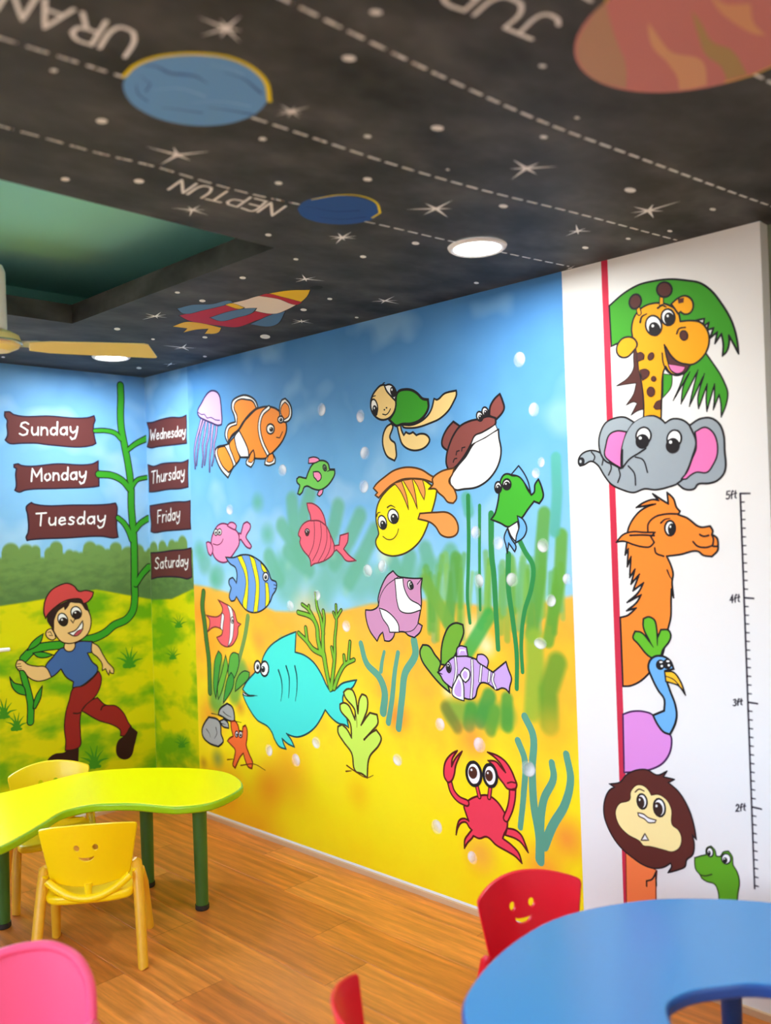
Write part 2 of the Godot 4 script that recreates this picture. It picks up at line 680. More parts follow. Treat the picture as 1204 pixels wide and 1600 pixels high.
# =====================================================================  room
func build_room() -> void:
	var plaster := mat(Color8(236, 234, 228), 0.75, 0.0, 0.3)
	# ---- floor of laminate boards, each a part
	var sub := struct("floor", boxes([[Vector3(XL - T, -0.1, Z - T), Vector3(X + 0.2, -0.006, ZF + T)]]), mat(Color8(70, 40, 20), 0.8))
	var woods := []
	for k in 4:
		var m := StandardMaterial3D.new()
		var base: Color = [Color8(214, 130, 54), Color8(206, 122, 48), Color8(222, 138, 60), Color8(200, 116, 46)][k]
		m.albedo_texture = noise_tex(base, 0.3, 0.012, 40 + k, 3.2, 0.35, 128, 512, 0.07)
		m.roughness = 0.36
		m.metallic_specular = 0.4
		woods.append(m)
	var pw := 0.192
	var plen := 1.21
	var shapes := {}
	var rng := RandomNumberGenerator.new()
	rng.seed = 5
	var col := 0
	var x := XL
	while x < X + 0.05:
		var x1 := minf(x + pw, X + 0.06)
		var z := Z - rng.randf() * plen * 0.9 - 0.05
		while z < ZF:
			var za := maxf(z, Z)
			var zb := minf(z + plen, ZF)
			if zb - za > 0.02:
				var o := obj("plank", plank_mesh(x1 - x - 0.0012, zb - za - 0.0012), woods[rng.randi() % 4], sub)
				o.position = Vector3((x + x1) / 2, -0.0062, (za + zb) / 2)
			z += plen
		x += pw
		col += 1
	# ---- walls
	struct("wall_right", boxes([[Vector3(X, 0, Z - T), Vector3(X + T, H + 0.6, ZE)]]), plaster)
	struct("wall_entrance", boxes([[Vector3(X + 0.055, 0, ZE), Vector3(X + T, H + 0.6, ZF + T)]]), mat(Color8(132, 138, 112), 0.7, 0.0, 0.3))
	var wx0 := 0.62
	var wx1 := 1.72
	var wy0 := 0.70
	var wy1 := 1.98
	struct("wall_back", boxes([
		[Vector3(XL - T, 0, Z - T), Vector3(wx0, H + 0.6, Z)], [Vector3(wx1, 0, Z - T), Vector3(X, H + 0.6, Z)],
		[Vector3(wx0, 0, Z - T), Vector3(wx1, wy0, Z)], [Vector3(wx0, wy1, Z - T), Vector3(wx1, H + 0.6, Z)]]), plaster)
	var lz0 := -2.7
	var lz1 := -0.3
	struct("wall_left", boxes([
		[Vector3(XL - T, 0, Z), Vector3(XL, H + 0.6, lz0)], [Vector3(XL - T, 0, lz1), Vector3(XL, H + 0.6, ZF + T)],
		[Vector3(XL - T, 0, lz0), Vector3(XL, 0.75, lz1)], [Vector3(XL - T, 2.05, lz0), Vector3(XL, H + 0.6, lz1)]]), plaster)
	var side := Node3D.new()  # window added out of view, lets in daylight fill for the mural wall
	side.name = "added_window_2"
	add_child(side)
	side.position = Vector3(XL - 0.06, 0.75, (lz0 + lz1) / 2)
	side.set_meta("kind", "structure")
	side.set_meta("label", "wide white framed window added out of view as fill light for the sea mural")
	var sw := (lz1 - lz0) / 2
	var white := mat(Color8(240, 240, 238), 0.4)
	obj("window_frame", boxes([
		[Vector3(-0.025, 0, -sw), Vector3(0.025, 1.3, -sw + 0.05)], [Vector3(-0.025, 0, sw - 0.05), Vector3(0.025, 1.3, sw)],
		[Vector3(-0.025, 0, -sw + 0.05), Vector3(0.025, 0.05, sw - 0.05)], [Vector3(-0.025, 1.25, -sw + 0.05), Vector3(0.025, 1.3, sw - 0.05)],
		[Vector3(-0.025, 0.05, -0.025), Vector3(0.025, 1.25, 0.025)]]), white, side)
	for s in [-1, 1]:
		var za: float = 0.025 if s > 0 else -sw + 0.05
		obj("pane", boxes([[Vector3(-0.003, 0.05, za), Vector3(0.003, 1.25, za + sw - 0.075)]]), mat(Color(0.92, 0.97, 0.97, 0.12), 0.02), side)
	struct("wall_front", boxes([[Vector3(XL, 0, ZF), Vector3(X + 0.055, H + 0.6, ZF + T)]]), plaster)
	# ---- window just left of the picture, a small unidentified white piece reaches into it
	var win := Node3D.new()
	win.name = "window_1"
	add_child(win)
	win.position = Vector3((wx0 + wx1) / 2, wy0, Z - 0.05)
	win.set_meta("kind", "structure")
	win.set_meta("label", "white framed window in the weekday wall")
	var hw := (wx1 - wx0) / 2
	var hh := wy1 - wy0
	var frame := mat(Color8(240, 240, 238), 0.4)
	obj("window_frame", boxes([
		[Vector3(-hw, 0, -0.025), Vector3(-hw + 0.05, hh, 0.025)], [Vector3(hw - 0.05, 0, -0.025), Vector3(hw, hh, 0.025)],
		[Vector3(-hw + 0.05, 0, -0.025), Vector3(hw - 0.05, 0.05, 0.025)], [Vector3(-hw + 0.05, hh - 0.05, -0.025), Vector3(hw - 0.05, hh, 0.025)],
		[Vector3(-0.025, 0.05, -0.025), Vector3(0.025, hh - 0.05, 0.025)]]), frame, win)
	obj("window_sill", boxes([[Vector3(-hw - 0.02, -0.022, 0.051), Vector3(hw + 0.01, -0.002, 0.1)]]), frame, win)
	obj("unknown_white_piece", tube([Vector3(hw - 0.03, 0.222, 0.03), Vector3(hw - 0.03, 0.222, 0.075), Vector3(hw - 0.01, 0.222, 0.085), Vector3(hw + 0.075, 0.219, 0.085)], [0.009, 0.009, 0.01, 0.009], 12), frame, win)  # lever shape stands in for a small white object of unknown kind
	for s in [-1, 1]:
		var lo := Vector3(0.025 if s > 0 else -hw + 0.05, 0.05, -0.003)
		var hi := Vector3(hw - 0.05 if s > 0 else -0.025, hh - 0.05, 0.003)
		obj("pane", boxes([[lo, hi]]), mat(Color(0.92, 0.97, 0.97, 0.12), 0.02), win)
	# ---- painted ceiling with a sunk-in tray
	var cm := StandardMaterial3D.new()
	cm.albedo_texture = noise_tex(Color8(60, 60, 59), 0.75, 0.016, 11, 1.0, 1.5, 256, 256, 0.08)
	cm.uv1_triplanar = true
	cm.uv1_world_triplanar = true
	cm.uv1_scale = Vector3(0.8, 0.8, 0.8)
	cm.roughness = 0.62
	cm.metallic_specular = 0.35
	var ct := 0.075
	struct("ceiling", boxes([
		[Vector3(XL, H, Z), Vector3(TX0, H + ct, ZF)], [Vector3(TX1, H, Z), Vector3(X, H + ct, ZF)],
		[Vector3(TX0, H, Z), Vector3(TX1, H + ct, TZ0)], [Vector3(TX0, H, TZ1), Vector3(TX1, H + ct, ZF)],
		[Vector3(X, H, ZE), Vector3(X + 0.055, H + ct, ZF)]]), cm)
	var e := 0.5
	var teal := mat(Color8(150, 222, 208), 0.7, 0.0, 0.3)
	var y0 := H + ct
	var y1 := H + 0.25
	struct("ceiling_tray", boxes([
		[Vector3(TX0 - e - 0.05, y0, TZ0 - e - 0.05), Vector3(TX0 - e, y1, TZ1 + e + 0.05)], [Vector3(TX1 + e, y0, TZ0 - e - 0.05), Vector3(TX1 + e + 0.05, y1, TZ1 + e + 0.05)],
		[Vector3(TX0 - e, y0, TZ0 - e - 0.05), Vector3(TX1 + e, y1, TZ0 - e)], [Vector3(TX0 - e, y0, TZ1 + e), Vector3(TX1 + e, y1, TZ1 + e + 0.05)],
		[Vector3(TX0 - e - 0.05, y1, TZ0 - e - 0.05), Vector3(TX1 + e + 0.05, y1 + 0.05, TZ1 + e + 0.05)]]), teal)
	struct("ceiling_roof", boxes([[Vector3(XL - T, H + 0.6, Z - T), Vector3(X + T, H + 0.7, ZF + T)]]), plaster)
	# ---- skirting
	var trim := mat(Color8(214, 176, 132), 0.5)
	struct("baseboard_right", boxes([[Vector3(X - 0.012, 0, Z + 0.012), Vector3(X, 0.02, ZE)]]), trim)
	struct("baseboard_back", boxes([[Vector3(XL, 0, Z), Vector3(X - 0.012, 0.02, Z + 0.012)]]), trim)

var plank_shapes := {}
func plank_mesh(w: float, l: float) -> ArrayMesh:
	var key := "%.3f %.3f" % [w, l]
	if not plank_shapes.has(key):
		# a board with bevelled long edges; texture runs along it
		var st := SurfaceTool.new()
		st.begin(Mesh.PRIMITIVE_TRIANGLES)
		var b := 0.0012
		var prof := [Vector2(-w / 2, 0), Vector2(-w / 2, 0.006 - b), Vector2(-w / 2 + b, 0.006), Vector2(w / 2 - b, 0.006), Vector2(w / 2, 0.006 - b), Vector2(w / 2, 0)]
		for i in 5:
			var p: Vector2 = prof[i]
			var q: Vector2 = prof[i + 1]
			var n := Vector3(-(q.y - p.y), q.x - p.x, 0).normalized()
			var v := [Vector3(p.x, p.y, -l / 2), Vector3(q.x, q.y, -l / 2), Vector3(q.x, q.y, l / 2), Vector3(p.x, p.y, l / 2)]
			for k in [0, 1, 2, 0, 2, 3]:
				st.set_normal(n)
				st.set_uv(Vector2(v[k].x / 0.2 + 0.5, v[k].z / 1.25 + 0.5))
				st.add_vertex(v[k])
		plank_shapes[key] = st.commit()
	return plank_shapes[key]

# =====================================================================  lamps
func build_lamps() -> void:
	var spots := [
		[Vector3(2.146, H, -1.66), "bright round flush ceiling lamp between the orbit lines near the white wall"],
		[Vector3(2.146, H, -3.87), "bright round flush ceiling lamp beside the fan blade above the weekday signs"],
		[Vector3(0.05, H, -3.87), "round flush ceiling lamp on the far side of the tray"],
		[Vector3(0.05, H, -1.66), "round flush ceiling lamp beside the tray"],
		[Vector3(0.05, H, 0.55), "round flush ceiling lamp over the back of the room"],
		[Vector3(2.146, H, 0.55), "round flush ceiling lamp by the entrance wall"]]
	var rim := mat(Color8(238, 238, 236), 0.4)
	var glow := StandardMaterial3D.new()
	glow.albedo_color = Color(1, 1, 1)
	glow.emission_enabled = true
	glow.emission = Color(0.95, 0.985, 1.0)
	glow.emission_energy_multiplier = 9.0
	for s in spots:
		var t := thing("ceiling_lamp", s[1], "ceiling lamp", s[0], "round ceiling lamps")
		obj("rim", lathe([Vector2(0.072, -0.008), Vector2(0.08, -0.011), Vector2(0.087, -0.007), Vector2(0.09, -0.001)], 40), rim, t)
		obj("diffuser", lathe([Vector2(0.0, -0.009), Vector2(0.05, -0.0088), Vector2(0.072, -0.0075)], 40), glow, t)
		var l := AreaLight3D.new()
		l.name = "lamp_light"
		l.area_size = Vector2(0.14, 0.14)
		l.light_energy = 0.95
		l.light_color = Color(0.97, 0.99, 1.0)
		l.area_range = 9.0
		l.area_attenuation = 2.0
		l.shadow_enabled = true
		l.position = Vector3(0, -0.016, 0)
		l.rotation.x = -PI / 2
		t.add_child(l)

# =====================================================================  fan
func build_fan() -> void:
	var hub := on_level(-9, 531, 2.075)
	var t := thing("ceiling_fan", "ceiling fan with golden blades and white rod under the teal tray", "ceiling fan", Vector3(hub.x, 2.06, hub.z))
	var gold := mat(Color8(248, 222, 140), 0.35, 0.1)
	var cream := mat(Color8(248, 240, 222), 0.35)
	obj("motor_housing", lathe([Vector2(0.0, -0.022), Vector2(0.045, -0.02), Vector2(0.07, -0.008), Vector2(0.078, 0.01), Vector2(0.072, 0.028), Vector2(0.05, 0.04), Vector2(0.0, 0.042)], 40), gold, t)
	obj("trim_ring", lathe([Vector2(0.079, -0.001), Vector2(0.083, 0.004), Vector2(0.079, 0.010)], 40), mat(Color8(200, 196, 184), 0.25, 0.6), t)
	obj("rod_cover", lathe([Vector2(0.0, 0.045), Vector2(0.036, 0.046), Vector2(0.038, 0.052), Vector2(0.037, 0.225), Vector2(0.03, 0.245), Vector2(0.012, 0.255), Vector2(0.0, 0.256)], 32), cream, t)
	obj("rod", lathe([Vector2(0.011, 0.24), Vector2(0.011, H + 0.25 - 2.06)], 20), cream, t)
	var tip := on_level(225, 548, 2.06)
	var dir := atan2(-(tip.z - hub.z), tip.x - hub.x)
	for k in 3:
		var pivot := Basis(Vector3.UP, dir + TAU * k / 3)
		var st := SurfaceTool.new()
		st.begin(Mesh.PRIMITIVE_TRIANGLES)
		var out := PackedVector2Array([Vector2(0.1, -0.035), Vector2(0.16, -0.052), Vector2(0.3, -0.058), Vector2(0.49, -0.062), Vector2(0.497, -0.055), Vector2(0.455, 0.055), Vector2(0.44, 0.062), Vector2(0.3, 0.055), Vector2(0.16, 0.045), Vector2(0.1, 0.03)])
		var blade := obj("blade", slab(out, -0.003, 0.003, 0.002, 2), gold, t)
		blade.basis = pivot * Basis(Vector3.RIGHT, deg_to_rad(-9))
		var arm := obj("bracket", slab(PackedVector2Array([Vector2(0.06, -0.018), Vector2(0.12, -0.03), Vector2(0.15, -0.02), Vector2(0.15, 0.02), Vector2(0.12, 0.03), Vector2(0.06, 0.018)]), 0.004, 0.008, 0.001, 2), mat(Color8(210, 205, 190), 0.3, 0.6), t)
		arm.basis = pivot * Basis(Vector3.RIGHT, deg_to_rad(-9))

# =====================================================================  sea mural
func build_sea_mural() -> void:
	pl_id = "S"
	var a0 := on_plane("S", Vector2(292, 573)).x
	var a1 := on_plane("S", Vector2(877, 424)).x
	mural = thing("sea_mural", "wide painted sea mural with fish over yellow sand", "mural", Vector3(X, 0.0, (a0 + a1) / 2))
	ox = 0
	oy = 0
	sc = 1
	var g := Ground.new(a0, a1, 0.03, H, 0.0036)
	var n1 := FastNoiseLite.new()
	n1.seed = 3
	n1.frequency = 2.2
	n1.fractal_octaves = 3
	var n2 := FastNoiseLite.new()
	n2.seed = 9
	n2.frequency = 9.0
	# painted edge of the sand, found along the wall
	var shore := flat(PackedVector2Array([Vector2(292, 912), Vector2(330, 918), Vector2(370, 930), Vector2(430, 955), Vector2(520, 958), Vector2(580, 943), Vector2(640, 935), Vector2(700, 940), Vector2(780, 950), Vector2(850, 940), Vector2(900, 930)]))
	# the painter's airbrushed coats: deep blue paint high up, paler blue lower down, orange to yellow sand
	var sea := [[0.0, Color8(150, 208, 205)], [0.95, Color8(132, 196, 218)], [1.2, Color8(150, 208, 238)], [1.5, Color8(126, 190, 234)], [1.75, Color8(102, 168, 220)], [2.0, Color8(86, 148, 204)], [2.31, Color8(72, 132, 192)]]
	var sand := [[0.0, Color8(255, 222, 10)], [0.3, Color8(255, 232, 12)], [0.55, Color8(255, 228, 30)], [0.8, Color8(255, 200, 40)], [1.02, Color8(250, 178, 52)], [1.3, Color8(246, 184, 72)]]
	for j in g.h:
		var b := g.b0 - (j + 0.5) * g.db
		for i in g.w:
			var a := g.a0 + (i + 0.5) * g.da
			var v := n1.get_noise_2d(a, b)
			var k := 0
			while k < shore.size() - 2 and shore[k + 1].x < a:
				k += 1
			var line := lerpf(shore[k].y, shore[k + 1].y, clampf((a - shore[k].x) / (shore[k + 1].x - shore[k].x), 0.0, 1.0))
			var c := stops(sea, b + v * 0.16)
			var s := stops(sand, b + v * 0.22 + n2.get_noise_2d(a, b) * 0.06)
			c = c.lerp(Color8(196, 228, 246), clampf(v * 0.9 - 0.12, 0.0, 0.35))
			c = c.lerp(s, smoothstep(-0.012, 0.012, line - b))
			var o := (j * g.w + i) * 3
			g.px[o] = c.r
			g.px[o + 1] = c.g
			g.px[o + 2] = c.b
	# weeds sprayed thin over the water
	var mist := Color8(112, 182, 158)
	for q in [[470, 880, 44], [520, 890, 50], [450, 915, 44], [560, 905, 50], [640, 905, 44], [600, 915, 44], [500, 925, 40], [410, 905, 34], [670, 890, 30], [340, 900, 26], [320, 880, 24]]:
		spray(g, mist, [q[0], q[1]], q[2] * 0.6, q[2] * 0.5, 0.72)
	for q in [[402, 785, 18], [418, 835, 22], [440, 880, 26], [312, 860, 20], [335, 905, 20], [440, 1000, 10]]:
		spray(g, Color8(92, 176, 132), [q[0], q[1]], q[2] * 0.4, q[2] * 0.9, 0.7)
	var leaf := Color8(104, 178, 146)
	for s in [[456, 782, 459, 820, 470, 870], [440, 822, 460, 850], [484, 772, 474, 806, 478, 850], [528, 792, 520, 830, 502, 870], [562, 806, 546, 842, 522, 880], [586, 830, 566, 870, 545, 910], [450, 862, 482, 890], [604, 850, 620, 895, 612, 925], [664, 858, 670, 880, 662, 905], [704, 862, 690, 884], [640, 870, 632, 900], [420, 870, 436, 905]]:
		spray(g, leaf, s, 12, 8, 0.85)
	for q in [[478, 905], [520, 868], [450, 885], [540, 925], [590, 890], [500, 845]]:
		spray(g, Color8(146, 204, 176), [q[0], q[1]], 4, 9, 0.5)
	# pale gaps, then a thicket of tall reeds
	for q in [[740, 985, 26], [700, 1080, 14], [760, 1010, 20], [600, 868, 16], [345, 1090, 16]]:
		spray(g, Color8(236, 240, 206), [q[0], q[1]], q[2] * 0.5, q[2], 0.75)
	var rng := RandomNumberGenerator.new()
	rng.seed = 77
	for k in 46:
		var x := rng.randf_range(668, 888)
		var top := rng.randf_range(862, 905)
		var bottom := rng.randf_range(945, 1000)
		var lean := rng.randf_range(-8, 8)
		var c: Color = [Color8(92, 162, 58), Color8(130, 186, 84), Color8(108, 176, 112), Color8(112, 172, 60)][rng.randi() % 4]
		spray(g, c, [x + lean, top, x, (top + bottom) / 2, x - lean * 0.3, bottom], rng.randf_range(3, 6), 4, 0.62)
	for s in [[[712, 872, 706, 930, 700, 972], 10, Color8(88, 158, 62)], [[664, 908, 688, 950, 704, 980], 11, Color8(112, 168, 60)], [[850, 803, 846, 850, 843, 900, 836, 945, 830, 990], 11, Color8(92, 158, 58)], [[877, 836, 876, 862, 874, 904, 865, 956, 856, 1002], 10, Color8(96, 160, 48)], [[868, 715, 870, 770, 866, 830], 9, Color8(84, 172, 150)], [[728, 778, 732, 800], 9, Color8(92, 178, 156)]]:
		spray(g, s[2], s[0], s[1], 5, 0.85)
	for s in [[[834, 998, 836, 1036, 832, 1112], 15, 9, Color8(142, 180, 52)], [[870, 1036, 856, 1080, 858, 1132], 16, 9, Color8(98, 152, 40)], [[764, 962, 746, 992, 728, 1022], 11, 5, Color8(60, 166, 70)], [[706, 1112, 790, 1118], 16, 14, Color8(120, 168, 60)], [[764, 1088, 750, 1126], 12, 6, Color8(66, 152, 62)], [[792, 1092, 792, 1134], 10, 6, Color8(76, 156, 56)], [[736, 1108, 732, 1132], 11, 6, Color8(70, 152, 54)], [[696, 1106, 714, 1136], 9, 7, Color8(120, 130, 48)], [[772, 1112, 766, 1140], 10, 6, Color8(92, 160, 52)]]:
		spray(g, s[3], s[0], s[1], s[2], 0.85)
	# warm clouds of orange and light ones of yellow on the sand
	for q in [[620, 1120, 30, 110, 60], [740, 1158, 36, 130, 70], [450, 1200, 60, 158, 30], [350, 1240, 60, 146, 30], [330, 1120, 40, 140, 50], [395, 1060, 26, 128, 56], [600, 1075, 26, 160, 70], [885, 1310, 40, 116, 76], [850, 1360, 46, 124, 66], [750, 1335, 36, 156, 86], [405, 1000, 24, 150, 60], [330, 1010, 34, 160, 40], [865, 1150, 44, 186, 40], [840, 1240, 40, 190, 40], [400, 1300, 70, 156, 20], [570, 985, 40, 186, 66], [520, 1000, 50, 190, 60], [480, 960, 40, 196, 80], [420, 1230, 40, 140, 24], [310, 960, 24, 150, 40], [560, 1240, 30, 190, 10]]:
		spray(g, Color8(250, q[3], q[4]), [q[0], q[1]], q[2] * 0.5, q[2] * 0.9, 0.6)
	for q in [[620, 1240, 60], [560, 1170, 30], [680, 1200, 40], [650, 1320, 60], [520, 1120, 24], [600, 1280, 50], [700, 1380, 40]]:
		spray(g, Color8(255, 238, 24), [q[0], q[1]], q[2] * 0.5, q[2] * 0.9, 0.6)
	spray(g, Color8(104, 134, 96), [340, 1185], 6, 18, 0.7)
	spray(g, Color8(158, 88, 40), [318, 1192], 4, 12, 0.5)
	spray(g, Color8(200, 90, 40), [375, 1105], 4, 16, 0.6)
	for s in [[[338, 1096, 344, 1050], 16, 12, Color8(82, 160, 60)], [[366, 1086, 374, 1050], 12, 10, Color8(96, 164, 64)], [[378, 1040, 386, 1060], 8, 10, Color8(120, 170, 70)]]:
		spray(g, s[3], s[0], s[1], s[2], 0.75)
	ground_sheet("sea_and_sand_ground", g, "blue water above orange and yellow sand")
	ink = 2.0
	sea_plants()
	sea_animals()
	bubbles()
	ink = 1.5

func stops(list: Array, at: float) -> Color:
	for k in list.size() - 1:
		if at < list[k + 1][0]:
			return list[k][1].lerp(list[k + 1][1], clampf((at - list[k][0]) / (list[k + 1][0] - list[k][0]), 0.0, 1.0))
	return list[list.size() - 1][1]

func sea_plants() -> void:
	var dk := Color8(46, 138, 70)
	for r in [[[731, 775, 732, 850, 731, 895, 730, 935, 734, 973], 7.0, "thin dark green reed stroke, first beside the yellow fish"], [[749, 790, 749, 895, 750, 953], 5.5, "thin short dark green reed stroke between two longer reeds"], [[767, 803, 768, 870, 771, 895, 774, 947, 778, 1014], 10.0, "dark green reed stroke ending above the lilac striped fish"], [[794, 866, 794, 918, 801, 970, 807, 1023, 807, 1076], 9.0, "long dark green reed stroke under the green fish"], [[812, 846, 820, 862, 832, 883, 830, 918, 819, 956, 814, 1005, 816, 1050], 8.0, "curved dark green reed stroke beside the broad leaves"]]:
		start("painted_reed", r[2], 0, 0, 1, 0.0012)
		ln("", dk, [r[0]], r[1] * 1.15, r[1] * 0.9)
	var teal := Color8(92, 160, 132)
	start("painted_seaweed", "teal seaweed clump beneath the mauve fish", 560, 860, 3.44, 0.0013)
	lnw("", teal, [[[35, 52], [12, 500, 45, 610, 110, 680, 140, 760, 132, 870]], [[21, 28], [138, 545, 126, 600, 120, 650]], [[29, 39], [212, 550, 195, 650, 180, 800, 160, 925]], [[48, 44], [298, 485, 305, 560, 250, 660, 235, 780, 215, 955]]])
	start("painted_seaweed", "teal seaweed clump on the sand beside the red crab", 600, 1120, 3.7625, 0.0013)
	lnw("", teal, [[[45, 39], [785, 140, 825, 250, 820, 450, 800, 650]], [[48, 57], [825, -2, 875, 110, 870, 300, 880, 520, 910, 700, 918, 850]], [[43, 65], [985, 270, 995, 360, 940, 480, 920, 600, 915, 840]], [[45, 65], [1070, 220, 1095, 370, 1060, 520, 990, 640, 940, 760]]])
	# dark reed and outlined leaves by the corner
	start("painted_reed", "dark olive reed with black outline near the corner strip", 290, 860, 4.0133, 0.0013)
	lnw("", Color8(70, 122, 52), [[[36, 34], [112, 262, 105, 350, 118, 450, 130, 560, 145, 680, 150, 800, 152, 890]]], INK, 0.7)
	start("painted_reed", "faded olive reed stroke behind the small red and white fish", 290, 860, 4.0133, 0.0012)
	lnw("", Color8(116, 150, 74), [[[40, 34], [390, 415, 375, 520, 352, 620, 325, 720]]])
	start("painted_leaves", "cluster of upright green leaves beside the dark reed", 290, 860, 4.0133, 0.0016)
	sh("", Color8(74, 160, 58), [205, 630, 225, 655, 215, 730, 202, 830, 190, 930, 176, 860, 178, 760, 185, 680], 0.9)
	sh("leaf", Color8(92, 172, 62), [300, 640, 330, 650, 335, 700, 315, 780, 285, 830, 268, 790, 272, 700, 282, 655], 0.9)
	sh("leaf", Color8(112, 182, 56), [250, 655, 265, 730, 252, 790, 228, 880, 205, 935, 200, 860, 225, 770], 0.9)
	sh("leaf", Color8(88, 166, 60), [372, 755, 400, 765, 395, 800, 350, 850, 310, 885, 318, 820, 340, 775], 0.9)
	sh("leaf", Color8(66, 156, 58), [285, 765, 300, 790, 298, 850, 270, 910, 235, 960, 248, 870, 264, 800], 0.9)
	# green branching coral
	start("painted_coral", "bright green branching coral behind the turquoise fish", 290, 860, 4.0133, 0.0016)
	grown("", Color8(124, 188, 44), [[[20, 28], [908, 874, 885, 770, 865, 650]], [[26, 14], [862, 660, 860, 520, 868, 420, 862, 378]], [[22, 7], [862, 520, 845, 420, 825, 360, 812, 268]], [[26, 20], [848, 640, 830, 560, 820, 470, 790, 420, 705, 388]], [[16, 12], [805, 430, 770, 370, 730, 338]], [[10, 10], [775, 385, 772, 347]], [[26, 18], [858, 650, 800, 620, 760, 570, 708, 518]], [[20, 16], [762, 572, 752, 484]], [[24, 8], [912, 868, 925, 760, 935, 660, 935, 560, 945, 450, 942, 342]], [[14, 10], [943, 425, 975, 374]], [[10, 8], [938, 420, 926, 388]], [[18, 12], [932, 690, 915, 608]], [[22, 16], [930, 865, 960, 780, 1000, 715, 1055, 686]], [[16, 12], [998, 715, 992, 658]], [[16, 12], [1020, 700, 1030, 572]]], Color8(66, 74, 20), 1.1)
	start("painted_coral", "pale lime coral with rounded lobes behind the turquoise tail", 290, 860, 4.0133, 0.0034)
	sh("", Color8(206, 238, 88), [1068, 1388, 1040, 1270, 990, 1200, 955, 1140, 955, 1105, 980, 1092, 1010, 1120, 1040, 1175, 1030, 1080, 970, 1000, 968, 965, 990, 955, 1020, 970, 1045, 1020, 1062, 1062, 1060, 1000, 1000, 920, 990, 890, 1010, 870, 1040, 872, 1062, 910, 1072, 960, 1080, 1022, 1090, 930, 1105, 902, 1130, 912, 1140, 985, 1120, 1050, 1100, 1095, 1130, 1050, 1155, 1018, 1200, 1030, 1205, 1085, 1170, 1130, 1118, 1187, 1160, 1145, 1195, 1125, 1226, 1178, 1212, 1220, 1153, 1295, 1138, 1425, 1100, 1398], 1.6, Color8(74, 52, 20))
	ln("ground_line", Color8(110, 48, 10), [[1010, 1348, 1062, 1385, 1138, 1425, 1176, 1410], [1005, 1385, 1040, 1382]], 2.0, 0.8)
	ln("crease", Color8(74, 52, 20), [[1062, 1000, 1072, 1060, 1074, 1110], [1030, 1080, 1042, 1140, 1042, 1176]], 1.5, 0.5)
	# broad outlined leaves behind the lilac fish
	start("painted_leaves", "two broad olive green leaves behind the lilac striped fish", 560, 860, 3.44, 0.0013)
	sh("", Color8(112, 172, 48), [443, 612, 445, 530, 460, 460, 490, 405, 525, 390, 560, 400, 565, 440, 545, 500, 520, 560, 480, 620], 1.6)
	sh("leaf", Color8(126, 182, 58), [330, 540, 345, 508, 375, 512, 410, 560, 440, 605, 432, 650, 470, 700, 492, 765, 440, 720, 380, 650, 340, 590], 1.6)
	# rocks
	start("painted_rocks", "three grey painted stones beside the orange starfish", 290, 860, 4.0133, 0.0018)
	var grey := Color8(172, 172, 162)
	sh("", grey, [215, 995, 260, 960, 290, 980, 305, 1030, 305, 1075, 265, 1065, 235, 1045, 205, 1030], 1.6)
	sh("stone", grey, [145, 1045, 200, 1060, 218, 1090, 222, 1150, 235, 1200, 205, 1230, 150, 1210, 110, 1170, 103, 1125, 120, 1080], 1.6)
	sh("stone", grey, [215, 1070, 240, 1058, 265, 1080, 270, 1115, 235, 1105], 1.4)
	ln("crack", INK, [[235, 1010, 255, 1030, 285, 1045], [130, 1120, 150, 1150, 155, 1170], [190, 1110, 196, 1150, 180, 1180], [162, 1022, 205, 1030], [305, 1070, 350, 1080], [225, 1085, 250, 1092]], 1.3, 0.6)

